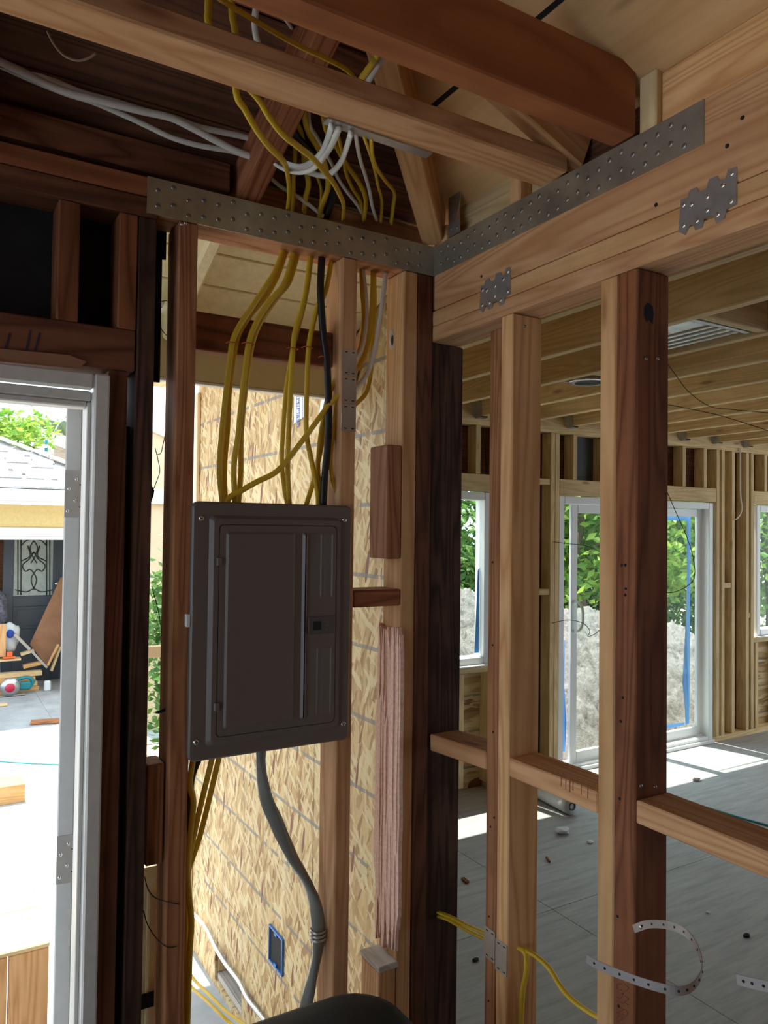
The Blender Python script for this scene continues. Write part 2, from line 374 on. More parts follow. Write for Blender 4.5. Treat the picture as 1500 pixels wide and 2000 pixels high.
def mat_gravel():
    m, t, b = nt('excavated_soil'); tc = N(t, 'ShaderNodeTexCoord')
    n1 = N(t, 'ShaderNodeTexNoise', i_Vector=tc.outputs['Object'], i_Scale=11.0, i_Detail=9.0, i_Roughness=0.8)
    c = ramp(t, n1.outputs[0], [(0.3, (0.12, 0.11, 0.10)), (0.48, (0.34, 0.325, 0.30)), (0.7, (0.50, 0.48, 0.45))])
    t.links.new(c, b.inputs['Base Color']); b.inputs['Roughness'].default_value = 0.95
    bp = N(t, 'ShaderNodeBump', i_Strength=1.0, i_Distance=0.06, i_Height=n1.outputs[0]); t.links.new(bp.outputs[0], b.inputs['Normal'])
    return m
M['soil'] = mat_gravel()
# =================================================================== SETTING
A0, A1 = 1.75, 1.845        # panel wall: inner and outer face of the studs (y)
B0, B1 = 1.203, 1.298       # partition to the addition (x)
FY, FB = 4.06, 4.155        # far wall of the addition (y)
OX = 1.28                   # outer face of the strand-board wall (x)
S = 'structure'
# ---- grounds and floors
g = mk('ground', [(-40, 1.9, -.56), (60, 1.9, -.56), (60, 60, -.56), (-40, 60, -.56)], [(0, 1, 2, 3)], M['dirt']); tag(g, kind=S, label='bare dirt yard around the house')
g = bx('ground_slab', -8, OX+.02, 1.86, 15.5, -.70, -.545, M['concrete'], bev=.004); tag(g, kind=S, label='pale concrete yard slab between house and garage')
g = bx('ground_slab', OX+.021, 2.9, 8.2, 15.5, -.70, -.545, M['concrete'], bev=.004); tag(g, kind=S, label='pale concrete apron at the garage corner')
fl = empty('floor', kind=S, label='plywood subfloor of the house and the addition')
i = 0
for ix, x0 in enumerate((B0+.1, 2.52, 3.74, 4.96, 6.18, 7.40)):
    x1 = min(x0+1.22 if ix else 2.52, 8.2)
    for y0, y1 in ((-2.2, .2), (.2, 2.64), (2.64, FB)):
        if ix % 2: y0, y1 = (y0-0.0, y1) if y0 < 0 else ((y0-.0), y1)
        bx('floor_sheet', x0+.0015, x1-.0015, y0+.0015, y1-.0015, -.02, 0, M['floor'], fl, .001)
bx('floor_sheet', -4, B0+.098, -2.2, A1+.02, -.02, 0, M['floor'], fl, .001)
# ---- panel wall (wall with the door and the breaker panel)
wl = empty('wall_left', kind=S, label='open stud wall with the doorway and the breaker panel')
def st(x0, x1, z0, z1, mat, y0=A0, y1=A1, name='stud', p=None): return bx(name, x0, x1, y0, y1, z0, z1, M[mat], p or wl)
bx('top_plate', .436, B1, A0, A1, 2.467, 2.508, M['mid'], wl); bx('top_plate', .436, B1, A0, A1, 2.509, 2.55, M['mid'], wl)
bx('top_plate', -4, .434, A0, A1, 2.457, 2.503, M['older'], wl); bx('top_plate', -4, .434, A0, A1, 2.505, 2.55, M['old'], wl)
bx('plate_timber', -3.5, .612, 1.772, 1.845, 2.572, 2.642, M['older'], wl)
bx('header', -.80, .389, A0, 1.84, 2.10, 2.193, M['older'], wl)
for x0 in (.223, -.19, -.6): st(x0, x0+.044, 2.194, 2.456, 'old', name='cripple_stud')
st(.349, .390, 2.194, 2.456, 'old', name='cripple_stud')
st(.333, .374, 0, 2.099, 'older', name='trimmer_stud'); st(.392, .432, 0, 2.456, 'char', name='king_stud')
bx('gap_shade', .376, .390, 1.79, 1.82, .2, 1.98, M['hole'], wl, .001)  # black strip in the open gap between the studs, standing in for its shade
st(.483, .528, 0, 2.466, 'mid'); st(.914, .958, 0, 2.466, 'plate')
st(1.105, 1.150, 0, 2.466, 'new'); st(1.151, 1.200, 0, 2.466, 'older')
st(-.86, -.815, 0, 2.456, 'old', name='king_stud'); st(-.80, -.665, 0, 2.099, 'old', name='trimmer_stud')
bx('blocking', .529, .913, 1.800, 1.845, 2.182, 2.275, M['old'], wl)
bx('blocking', .959, 1.104, A0, A1, 1.545, 1.590, M['old'], wl)
st(1.058, 1.1035, 1.672, 1.982, 'mid', name='scab_block')
st(1.050, 1.1035, 0.0, .575, 'new', name='scab_block')
st(.439, .479, .975, 1.205, 'mid', y0=1.772, name='scab_block')
prismz = bx('sawn_cap', 1.046, 1.108, 1.742, 1.846, .5755, .592, M['grey_wood'], wl)
bx('backing_felt', -.85, .47, 1.846, 1.852, 2.10, 2.56, M['black'], wl, .001)
bx('backing_felt', .434, .478, 1.842, 1.848, 2.40, 2.56, M['black'], wl, .001)
bx('siding_sheet', -4, -.66, 1.846, 1.862, 0, 1.0, M['black'], wl, .001); bx('siding_sheet', -4, -2.9, 1.846, 1.862, 1.0, 2.56, M['black'], wl, .001); bx('siding_sheet', -1.2, -.66, 1.846, 1.862, 1.0, 2.56, M['black'], wl, .001); bx('siding_sheet', -2.9, -1.2, 1.846, 1.862, 2.15, 2.56, M['black'], wl, .001)
bx('foundation_curb', -4, OX, 1.76, 1.86, -.56, -.021, M['concrete'], wl)
# splintered broken face of the corner stud
def slivers(name, n, x0, x1, y0, y1, z0, z1, mat, parent):
    bm = bmesh.new(); rnd = random.Random(3)
    for k in range(n):
        y = y0+(y1-y0)*(k+.5)/n; w = (y1-y0)/n*.62; d = x0+(x1-x0)*rnd.random()*.45
        za = z0+rnd.random()*.03*(1 if k % 3 else 5); zb = z1-rnd.random()*.02*(1 if k % 4 else 3); m = 12; prev = None; step = d
        for j in range(m+1):
            z = za+(zb-za)*j/m+(rnd.uniform(-.02, .02) if 0 < j < m else 0)
            if rnd.random() < .25: step = x0+(x1-x0)*rnd.random()*.45
            xx = step; yy = y+.0015*rnd.uniform(-1, 1)
            ww = w*(.25 if j in (0, m) else .85+.3*rnd.random())
            ring = [bm.verts.new(p) for p in ((xx, yy-ww, z), (xx, yy+ww, z), (x1, yy+ww, z), (x1, yy-ww, z))]
            if prev:
                for q in range(4): bm.faces.new((prev[q], prev[(q+1) % 4], ring[(q+1) % 4], ring[q]))
            prev = ring
    return from_bm(name, bm, mat, parent)
sp = slivers('splintered_face', 13, 1.088, 1.1045, 1.728, 1.850, .60, 1.49, M['splint'], wl); sp['label'] = 'splintered reddish broken edge of the corner stud'
mk('torn_paper', [(-.6, 1.748, 2.098), (-.2, 1.744, 2.102), (.05, 1.742, 2.112), (.25, 1.742, 2.118), (.285, 1.743, 2.108), (.27, 1.744, 2.092), (.15, 1.742, 2.088), (0, 1.742, 2.085), (-.6, 1.745, 2.084)], [tuple(range(9))], M['lid'], wl)
# ragged black paper edges on the king stud
bm = bmesh.new(); rnd = random.Random(5)
for (zc, h, w) in ((1.83, .09, .022), (1.68, .04, .014), (1.60, .02, .010), (1.52, .035, .016)):
    pr = [(0, -h/2)] + [(w*(.5+.6*rnd.random())*math.sin(math.pi*(i+1)/7), -h/2+h*(i+1)/7) for i in range(6)] + [(0, h/2)]
    lo = [bm.verts.new((.4325+a, 1.82, zc+b)) for a, b in pr]; hi = [bm.verts.new((.4325+a, 1.843, zc+b)) for a, b in pr]
    bm.faces.new(lo); bm.faces.new(hi[::-1])
    for i in range(len(pr)): j = (i+1) % len(pr); bm.faces.new((lo[i], hi[i], hi[j], lo[j]))
from_bm('torn_felt', bm, M['black'], wl)
# marker strokes on the header
for a, b_, c_, d_ in ((20, 650, 8, 690), (60, 645, 50, 690), (78, 650, 66, 692)):
    board('pencil_mark', PY(a, b_, 1.7492), PY(c_, d_, 1.7492), .004, .0006, M['ink'], wl, (0, -1, 0), .0001)
# ---- partition to the addition
wr = empty('wall_right', kind=S, label='open stud partition with doubled plates between room and addition')
bx('beam', B0, B1, -2.2, 1.749, 2.369, 2.55, M['plate'], wr); bx('top_plate', B0, B1, -2.2, 1.84, 2.3255, 2.3675, M['new'], wr); bx('top_plate', B0, B1, -2.2, 1.84, 2.283, 2.3245, M['plate'], wr)
bx('beam_end', 1.203, 1.25, 1.7505, 1.80, 2.37, 2.466, M['old'], wr)
def sb(y0, y1, z0, z1, mat, x0=B0, x1=B1, name='stud'): return bx(name, x0, x1, y0, y1, z0, z1, M[mat], wr)
sb(1.032, 1.086, 0, 2.282, 'old', name='doubled_stud'); sb(1.087, 1.131, 0, 2.282, 'new', name='doubled_stud')
sb(1.411, 1.454, 0, 2.282, 'new', name='doubled_stud'); sb(1.455, 1.497, 0, 2.255, 'mid', name='doubled_stud')
sb(1.762, 1.806, 0, 2.282, 'char', x1=1.318, name='corner_post'); sb(1.807, 1.85, 0, 2.282, 'older', x0=1.202, name='corner_post')
sb(.62, .664, 0, 2.282, 'new'); sb(.21, .254, 0, 2.282, 'new'); sb(-.2, -.156, 0, 2.282, 'new'); sb(-.62, -.576, 0, 2.282, 'new'); sb(-1.1, -1.056, 0, 2.282, 'new'); sb(-1.6, -1.556, 0, 2.282, 'new')
bx('bottom_plate', B0, B1, -2.2, 1.75, 0, .04, M['new'], wr)
def blk(y0, y1, za, zb, mat='plate'): return board('blocking', ((B0+B1)/2, y0, za), ((B0+B1)/2, y1, zb), .095, .045, M[mat], wr)
blk(1.498, 1.745, 1.178, 1.163); blk(1.132, 1.410, 1.188, 1.186); blk(.665, 1.031, 1.202, 1.203)
bx('rim_board', 1.222, 1.262, -2.2, .992, 2.5505, 2.662, M['new'], wr); bx('rim_block', 1.208, 1.262, .993, 1.035, 2.5505, 2.668, M['pale'], wr)
bx('rim_board', 1.252, 1.30, 1.30, 1.70, 2.5505, 2.70, M['pale'], wr); bx('rim_block', 1.208, 1.30, 1.70, 1.745, 2.5505, 2.60, M['ply'], wr); bx('rim_block', 1.214, 1.251, 1.40, 1.44, 2.56, 2.69, M['new'], wr)
bx('rim_board', 1.264, 1.30, .80, 1.30, 2.5505, 2.68, M['darkboard'], wr)
tar = lathe('tar_smear', [(0, 0), (.018, .002), (.022, .006), (.01, .012), (0, .013)], M['black'], wr, 9, axes((1.298, 1.062, 2.0), (0, .7, 0), (0, 0, 1.5), (1, 0, 0)))
prism('ink_blot', [(-.014, -.006), (-.006, -.02), (.004, -.012), (.012, -.022), (.015, .0), (.011, .016), (-.004, .02), (-.012, .012)], .0008, M['black'], wr, axes((1.235, 1.0319, 2.195), (1, 0, 0), (0, 0, 1), (0, -1, 0)))
for k, u in enumerate((1096, 1105, 1113, 1119, 1135, 1148)):
    a = PX(u, 1497+(u-1096)*.33+19, B0-.0004); b = V((B0-.0004, a.y, a.z-.022-.003*(k % 3))); board('ink_tally', a, b, .0018, .0005, M['inkred'], wr, (-1, 0, 0), .0001)
# ---- strand-board wall of the addition (seen from outside) and its far wall
we = empty('wall_exterior', kind=S, label='oriented strand board outer wall of the addition')
y = 1.86
for yb in (2.632, 3.8512, FB+.018):
    bx('strand_board_sheet', OX, OX+.014, y+.001, yb-.001, -.06, 2.62, M['osb'], we, .001)
    if yb < 3.7: bx('strand_board_sheet', OX, OX+.014, y+.001, yb-.001, -.62, -.062, M['osb'], we, .001)
    y = yb
# lower sheets with a crawl-space vent opening
bx('strand_board_sheet', OX, OX+.014, 2.633, 3.36, -.62, -.062, M['osb'], we, .001); bx('strand_board_sheet', OX, OX+.014, 3.735, FB+.017, -.62, -.062, M['osb'], we, .001)
bx('strand_board_strip', OX, OX+.014, 3.361, 3.734, -.35, -.062, M['osb'], we, .001); bx('strand_board_strip', OX, OX+.014, 3.361, 3.734, -.62, -.515, M['osb'], we, .001)
bx('vent_sill', OX+.015, OX+.11, 3.34, 3.75, -.52, -.487, M['grey_wood'], we); bx('vent_jamb', OX+.015, OX+.11, 3.735, 3.775, -.486, -.30, M['pale'], we); bx('vent_back', OX+.112, OX+.13, 3.3, 3.8, -.62, -.06, M['darkboard'], we)
bx('corner_trim', OX-.02, OX-.001, 4.13, 4.175, -.56, 2.5, M['tan'], we)
for yy in (2.2, 2.6, 3.0, 3.4, 3.8): bx('stud', OX+.016, OX+.105, yy, yy+.044, .04, 2.5, M['pale'], we)
wf = empty('wall_far', kind=S, label='pale framed window wall at the far end of the addition')
bx('ledger_beam', 1.30, 8.2, FY-.045, FY-.001, 2.50, 2.70, M['pale'], wf)
bx('top_plate', 1.30, 8.2, FY, FB, 2.47, 2.51, M['pale'], wf)
bx('bottom_plate', 1.40, 2.30, FY, FB, 0, .04, M['pale'], wf); bx('bottom_plate', 3.30, 3.90, FY, FB, 0, .04, M['pale'], wf); bx('bottom_plate', 5.72, 8.2, FY, FB, 0, .045, M['pale'], wf)
def sf(x0, x1, z0, z1, mat='pale', name='stud'): return bx(name, x0, x1, FY, FB, z0, z1, M[mat], wf)
for x0 in (1.40, 1.80, 2.20, 2.245, 3.34, 3.50, 3.83, 3.875, 5.72, 5.79, 5.93, 6.13, 6.20, 7.30, 7.36, 7.8): sf(x0, x0+.043, .046, 2.469)
for a, b in ((2.29, 3.336), (3.92, 5.716), (6.245, 7.296)): bx('header', a, b, FY+.001, FB, 2.022, 2.137, M['pale'], wf)
for x0 in (2.5, 2.9, 3.15, 4.05, 4.35, 4.75, 5.05, 5.28, 5.55, 6.4, 6.7, 7.0): sf(x0, x0+.042, 2.138, 2.469, 'pale', 'cripple_stud')
for a, b in ((2.29, 3.336), (6.245, 7.296)):
    bx('sill_plate', a, b, FY, FB, .80, .842, M['pale'], wf)
    for x0 in (a+.02, a+.38, a+.74, b-.06): sf(x0, x0+.042, .046, .799, 'pale', 'cripple_stud')
for a, b, z0, z1 in ((1.29, 2.29, -.6, 2.62), (3.30, 3.92, -.6, 2.62), (5.70, 6.245, -.6, 2.62), (7.296, 8.2, -.6, 2.62), (2.29, 3.30, -.6, .80), (6.245, 7.296, -.6, .80), (2.29, 3.30, 2.03, 2.62), (3.92, 5.70, 2.03, 2.62), (6.245, 7.296, 2.03, 2.62), (3.92, 5.70, -.6, -.02)):
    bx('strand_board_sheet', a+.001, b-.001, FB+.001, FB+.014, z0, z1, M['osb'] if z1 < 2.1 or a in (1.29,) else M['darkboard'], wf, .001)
bx('blue_membrane', 4.10, 4.34, FB-.004, FB, 2.14, 2.468, M['dgrey'], wf, .001)
for x0, x1, z in ((5.836, 5.929, 1.29), (6.175, 6.199, 1.02), (3.545, 3.829, 1.30), (3.545, 3.829, 2.09)): bx('fire_block', x0, x1, FY+.005, FB, z, z+.043, M['pale'], wf)
# ---- side and back walls that close the rooms off (only light and shade from them is seen)
wb = empty('wall_back', kind=S, label='closed back wall of the house')
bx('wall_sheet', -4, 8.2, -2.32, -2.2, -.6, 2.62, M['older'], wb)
ws = empty('wall_side', kind=S, label='side wall of the house with a window opening')
bx('wall_sheet', -4.12, -4, -2.3, 1.86, -.6, .2, M['ply'], ws); bx('wall_sheet', -4.12, -4, -2.3, 1.86, 2.35, 2.62, M['ply'], ws); bx('wall_sheet', -4.12, -4, -2.3, -1.9, .2, 2.35, M['ply'], ws); bx('wall_sheet', -4.12, -4, 1.6, 1.86, .2, 2.35, M['ply'], ws)
wa = empty('wall_end', kind=S, label='end wall of the addition with wide openings added for fill light')
bx('wall_sheet', 8.2, 8.3, -2.3, 4.17, 2.35, 2.72, M['ply'], wa); bx('wall_sheet', 8.2, 8.3, 3.6, 4.17, -.6, 2.349, M['ply'], wa); bx('wall_sheet', 8.2, 8.3, -2.3, -1.9, -.6, 2.349, M['ply'], wa); bx('wall_sheet', 8.2, 8.3, .8, 1.2, 0, 2.349, M['ply'], wa)  # unseen; the gaps between these sheets are added to let in fill light
# ---- addition ceiling
ca = empty('ceiling_addition', kind=S, label='pale ceiling joists over the addition')
bx('shade_overhang', .64, 1.298, 2.43, 4.85, 2.64, 2.70, M['pale'], ca); bx('roof_deck', 1.30, 8.4, -2.4, 4.28, 2.705, 2.722, M['ply'], ca)  # overhang out of view, added to shade the strand board and the slab
for k in range(-4, 12):
    x = 3.14+.4155*k
    j = bx('joist', x-.0225, x+.0225, -2.19, FY-.047, 2.515, 2.704, M['pale'], ca, .004)
    if k >= -3:
        h = mk('joist_hanger', [(x-.027, FY-.047, 2.70), (x-.027, FY-.047, 2.50), (x+.027, FY-.047, 2.50), (x+.027, FY-.047, 2.70), (x-.027, FY-.10, 2.60), (x-.027, FY-.10, 2.505), (x+.027, FY-.10, 2.505), (x+.027, FY-.10, 2.60), (x-.06, FY-.048, 2.68), (x-.06, FY-.048, 2.53), (x+.06, FY-.048, 2.68), (x+.06, FY-.048, 2.53)],
               [(0, 4, 5, 1), (3, 2, 6, 7), (1, 5, 6, 2), (0, 1, 9, 8), (3, 10, 11, 2)], M['steel'], ca)
bx('soffit_block', 2.33, 2.70, 1.70, 1.742, 2.52, 2.70, M['pale'], ca); bx('soffit_block', 2.75, 3.117, 2.60, 2.642, 2.52, 2.70, M['pale'], ca)
# ---- house ceiling joists and hip roof
ce = empty('ceiling', kind=S, label='old ceiling joists below the hip roof')
bx('ceiling_joist', -4, B0-.002, 1.225, 1.315, 2.551, 2.594, M['plate'], ce, .004)['label'] = 'flat weathered timber crossing below the cables'
bx('ceiling_joist', -4, B0-.002, 1.035, 1.098, 2.551, 2.695, M['beam'], ce, .004)['label'] = 'deep red-brown timber landing on the partition'
bx('ceiling_joist', -4, B0-.002, .40, .445, 2.551, 2.69, M['beam'], ce, .004); bx('ceiling_joist', -4, B0-.002, -.2, -.155, 2.551, 2.69, M['old'], ce, .004); bx('ceiling_joist', -4, B0-.002, -.8, -.755, 2.551, 2.69, M['old'], ce, .004); bx('ceiling_joist', -4, B0-.002, -1.4, -1.355, 2.551, 2.69, M['old'], ce, .004)
SL = .40
def za(y): return 2.655+SL*(1.80-y)
def zb(x): return 2.655+SL*(1.25-x)
ro = empty('roof', kind=S, label='hip roof of old boards and plywood on rafters')
y = 2.37; k = 0; un = V((0, SL, 1)).normalized()
while y > -.2:
    yc = y-.068; xe = OX-.004 if yc > 1.84 else 1.25-(1.80-yc)
    mname = 'cream' if yc > 1.80 else 'darkboard'
    board('sheathing_board', (-4, yc, za(yc)+.012), (xe, yc, za(yc)+.012), .138, .02, M[mname], ro, un, .003)
    y -= .1316; k += 1
def slab(name, pts, t, mat, parent):
    n = len(pts); vs = [V(p) for p in pts]+[V(p)+V((0, 0, t)) for p in pts]
    fs = [tuple(range(n))[::-1], tuple(range(n, 2*n))]+[(i, (i+1) % n, (i+1) % n+n, i+n) for i in range(n)]
    return mk(name, vs, fs, mat, parent)
slab('roof_felt', [(-4, 2.40, za(2.40)+.026), (OX, 2.40, za(2.40)+.026), (OX, 1.80, za(1.80)+.026), (1.25, 1.80, za(1.8)+.026), (-.75, -.2, za(-.2)+.026), (-4, -.2, za(-.2)+.026)], .02, M['black'], ro)
slab('roof_felt', [(1.30, 1.82, zb(1.30)+.026), (1.30, -2.2, zb(1.30)+.026), (-.75, -.2, zb(-.75)+.026)], .02, M['black'], ro)
slab('roof_felt', [(-4, -.2, za(-.2)+.026), (-.75, -.2, za(-.2)+.026), (1.25, -2.3, za(1.8)+.026), (-4, -2.3, za(1.8)+.026)], .02, M['black'], ro)
def pb(x, y): return (x, y, zb(x))
def ply_sheet(pts, nm='plywood_sheet'):
    # local x follows y so that the grain does; corners given on the sloping plane
    o = V(pts[0]); ex = V((0, -1, 0)); ey = V((-1, 0, SL)).normalized(); ez = ex.cross(ey)
    if ez.z < 0: ez = -ez
    lp = [((V(p)-o).dot(ex), (V(p)-o).dot(ey)) for p in pts]
    return prism(nm, lp, .016, M['ply'], ro, axes(o, ex, ey, ez))
ply_sheet([pb(1.30, 1.82), pb(1.30, .62), pb(1.006, .62), pb(1.006, 1.545)]); ply_sheet([pb(1.30, .612), pb(1.30, -2.2), pb(1.006, -2.2), pb(1.006, .612)])
ply_sheet([pb(.994, 1.54), pb(.994, -1.9), pb(-.4, -.5), pb(-.4, .15)])
slab('felt_strip', [(1.006, 1.55, zb(1.006)+.002), (1.006, -1.8, zb(1.006)+.002), (.994, -1.8, zb(.994)+.002), (.994, 1.55, zb(.994)+.002)], .012, M['black'], ro)
def raf(name, p, q, w, h, mat):
    a, b = V(p), V(q); return board(name, a-V((0, 0, h/2)), b-V((0, 0, h/2)), w, h, M[mat], ro, (0, 0, 1))
raf('rafter', (.660, 1.86, za(1.86)), (.660, 1.06, za(1.06)), .055, .105, 'old')
for x in (.06, -.54, -1.14, -1.74): raf('rafter', (x, 1.86, za(1.86)), (x, .1, za(.1)), .045, .10, 'old')
raf('hip_rafter', (1.21, 1.76, zb(1.21)+.0), (.2, .75, zb(.2)), .06, .12, 'new')
raf('rafter', (1.25, 1.235, zb(1.25)-.002), (.735, 1.235, zb(.735)-.002), .045, .088, 'new')
for yy in (.60, .02): raf('rafter', (1.25, yy, zb(1.25)-.002), (.30, yy, zb(.30)-.002), .045, .088, 'old')
for a, b in ((-4, .632), (.69, 1.16)): bx('frieze_block', a, b, 1.846, 1.87, 2.56, 2.622, M['darkboard'] if a < 0 else M['pale'], ro)
bx('frieze_block', .69, 1.20, 1.80, 1.845, 2.5505, 2.62, M['mid'], ro)
for x in (.600, -.02, -.62, -1.22, -1.82):
    t_ = board('rafter_tail', (x+.022, 1.852, za(1.852)-.058), (x+.022, 2.36, za(2.36)-.058), .044, .11, M['cream'], ro, (0, SL, 1), .012)
bx('fascia', -4, OX-.006, 2.365, 2.39, 2.215, 2.42, M['olive'], ro); bx('fascia_trim', -4, OX-.006, 2.362, 2.393, 2.206, 2.2145, M['gwhite'], ro)
# ---- entry door: casing, jamb and the leaf swung outwards
d1 = empty('door_1', kind=S, label='white entry door frame with the leaf swung outwards')
bx('casing', .300, .332, 1.728, 1.749, 0, 2.083, M['white'], d1, .004); bx('casing', -.64, .2985, 1.728, 1.749, 2.047, 2.083, M['white'], d1, .004); bx('casing', -.672, -.641, 1.728, 1.749, 0, 2.083, M['white'], d1, .004)
bx('jamb', .2985, .331, 1.750, 1.868, 0, 2.046, M['vinyl'], d1); bx('jamb', -.663, -.64, 1.730, 1.868, 0, 2.046, M['white'], d1); bx('head_jamb', -.639, .298, 1.750, 1.868, 2.024, 2.046, M['white'], d1)
bx('stop', .2895, .298, 1.752, 1.80, 0, 2.022, M['white'], d1); bx('stop', -.638, .2885, 1.752, 1.80, 2.010, 2.0235, M['white'], d1)
an = math.radians(8.6); dx = V((math.sin(an), math.cos(an), 0)); dy = V((math.cos(an), -math.sin(an), 0))
E0 = V((.2895, 1.893, 1.03))
def leafbox(name, s0, s1, c0, c1, z0, z1, mat, parent, bev=.003):
    c = E0+dx*((s0+s1)/2)+dy*((c0+c1)/2); c.z = (z0+z1)/2
    return board(name, c-V((0, 0, (z1-z0)/2)), c+V((0, 0, (z1-z0)/2)), s1-s0, c1-c0, mat, parent, dy, bev)
lf = leafbox('door_leaf', 0, .86, -.022, .014, -.0, 2.045, M['door'], d1); leafbox('weatherstrip', .004, .03, .0145, .022, .0, 2.04, M['white'], lf)
for zc in (1.825, .98):
    hg = leafbox('hinge_leaf', -.002, -.0003, -.0215, .018, zc-.055, zc+.055, M['hinge'], lf, .0004)
    for q, (cc, dz) in enumerate(((.004, .035), (-.012, .012), (.002, -.015), (-.014, -.040))):
        p = E0+dx*(-.0021)+dy*cc; p.z = zc+dz
        lathe('screw', [(0, .0012), (.0035, .001), (.0042, 0)], M['chrome'], hg, 10, axes(p, dy, V((0, 0, 1)), -dx))
    for dz in (.022, -.030):
        p = E0+dx*(-.0022)+dy*.013; p.z = zc+dz
        board('slot', p-dy*.003, p+dy*.003, .003, .0006, M['hole'], hg, -dx, .0001)
# ---- windows and sliding door of the addition
def window(name, x0, x1, z0, z1, lab, sash=None):
    w = empty(name, kind=S, label=lab); f = .055
    for a, b, c, d in ((x0, x0+f, z0, z1), (x1-f, x1, z0, z1), (x0+f, x1-f, z0, z0+f), (x0+f, x1-f, z1-f, z1)):
        bx('frame', a+.0005, b-.0005, FY+.01, FB+.02, c+.0005, d-.0005, M['vinyl'], w, .004)
    return w
w1 = window('window_1', 2.335, 3.295, .845, 2.015, 'white vinyl window beside the corner post')
bx('window_sill', 2.30, 3.32, FY-.03, FY+.05, .802+.041, .846+.006, M['vinyl'], w1)
bx('pane', 2.39, 3.24, FB-.03, FB-.024, .90, 1.96, M['glass'], w1, .001)
mk('blue_film', [(3.20, FB-.034, .92), (3.238, FB-.034, .92), (3.238, FB-.034, 1.50), (3.222, FB-.034, 1.48), (3.212, FB-.034, 1.2)], [(0, 1, 2, 3, 4)], M['tape'], w1)
w2 = window('window_2', 6.30, 7.27, .855, 2.012, 'white vinyl window at the far end of the wall')
bx('window_sill', 6.27, 7.28, FY-.03, FY+.05, .843, .853, M['vinyl'], w2); bx('pane', 6.356, 7.214, FB-.03, FB-.024, .912, 1.955, M['glass'], w2, .001)
d2 = window('door_2', 3.925, 5.690, .0, 2.015, 'white sliding glass door to the yard')
def sash(name, x0, x1, y, z0, z1, f=.062):
    s = bx(name, x0, x0+f, y, y+.03, z0, z1, M['vinyl'], d2, .004)
    bx('stile', x1-f, x1, y, y+.03, z0, z1, M['vinyl'], s, .004); bx('rail', x0+f, x1-f, y, y+.03, z0, z0+f+.01, M['vinyl'], s, .004); bx('rail', x0+f, x1-f, y, y+.03, z1-f, z1, M['vinyl'], s, .004)
    bx('pane', x0+f, x1-f, y+.012, y+.018, z0+f, z1-f, M['glass'], s, .001)
    return s
s1 = sash('sliding_sash', 4.075, 4.95, FY+.035, .06, 1.957); s2 = sash('fixed_sash', 4.86, 5.632, FY+.072, .06, 1.957)
s1['label'] = 'sliding leaf left slightly open'
bx('threshold', 3.925, 5.69, FY-.012, FY+.009, .0, .028, M['vinyl'], d2)
def film(pts, y, parent): return mk('blue_film', [(a, y+.004*math.sin(i*2.3), b) for i, (a, b) in enumerate(pts)], [tuple(range(len(pts)))], M['tape'], parent)
film([(5.515, .14), (5.568, .14), (5.568, 1.89), (5.525, 1.89), (5.53, 1.5), (5.515, 1.1), (5.50, .75), (5.47, .5), (5.50, .3)], FB+.05, d2)
film([(4.95, .135), (5.5, .135), (5.5, .16), (5.2, .17), (4.95, .15)], FB+.05, d2); film([(4.93, 1.86), (5.57, 1.86), (5.57, 1.895), (4.93, 1.895)], FB+.05, d2)
film([(4.03, .14), (4.085, .12), (4.085, .35), (4.07, .6), (4.072, .95), (4.06, .95), (4.05, .55), (4.03, .35)], FB-.002, d2); film([(3.985, 1.86), (4.08, 1.86), (4.08, 1.92), (4.0, 1.95), (3.985, 1.95)], FB+.03, d2)
hd = sweep('pull_handle', [(4.105, FY+.034, 1.02), (4.115, FY-.005, 1.03), (4.135, FY-.02, 1.08), (4.135, FY-.02, 1.18), (4.115, FY-.005, 1.23), (4.105, FY+.034, 1.24)], oval(.011), M['vinyl'], s1)
mk('wrapper_film', [(4.075, FY+.02, .98), (4.13, FY-.01, .96), (4.19, FY-.03, 1.0), (4.20, FY-.035, 1.12), (4.17, FY-.03, 1.26), (4.11, FY-.01, 1.30), (4.07, FY+.02, 1.24), (4.14, FY-.045, 1.12)], [(0, 1, 7), (1, 2, 7), (2, 3, 7), (3, 4, 7), (4, 5, 7), (5, 6, 7), (6, 0, 7)], M['glass'], s1)
# =================================================================== THINGS
# ---- breaker panel
PF = 1.734                       # face of the cover (y)
pn = empty('breaker_panel', (.73, A0, 1.21), 'dark grey breaker panel with closed door between two studs', 'panel')
bx('panel_box', .5295, .9125, 1.7505, 1.842, 1.225, 1.795, M['panel'], pn)
FX0, FX1, FZ0, FZ1 = .522, .942, 1.208, 1.812
def ring(name, r0, r1, y0, y1, mat, parent, rad0, rad1):
    a = rrect(*r0, rad0, 5); b = rrect(*r1, rad1, 5); n = len(a)
    vs = [(x, y0, z) for x, z in a]+[(x, y1, z) for x, z in b]
    return mk(name, vs, [(i, (i+1) % n, (i+1) % n+n, i+n) for i in range(n)], mat, parent)
DR = (.586, .893, 1.262, 1.757)  # door outline
bm = bmesh.new()
lv = [((FX0, FX1, FZ0, FZ1), 1.7495, .016), ((FX0, FX1, FZ0, FZ1), PF+.004, .016), ((FX0+.004, FX1-.004, FZ0+.004, FZ1-.004), PF, .013), ((FX0+.040, FX1-.040, FZ0+.032, FZ1-.032), PF, .010), ((FX0+.050, FX1-.036, FZ0+.042, FZ1-.040), PF-.008, .010), ((DR[0]-.002, DR[1]+.002, DR[2]-.002, DR[3]+.002), PF-.008, .011), ((DR[0]-.002, DR[1]+.002, DR[2]-.002, DR[3]+.002), PF-.003, .011), ((DR[0]+.02, DR[1]-.02, DR[2]+.02, DR[3]-.02), PF-.003, .011)]
prev = None
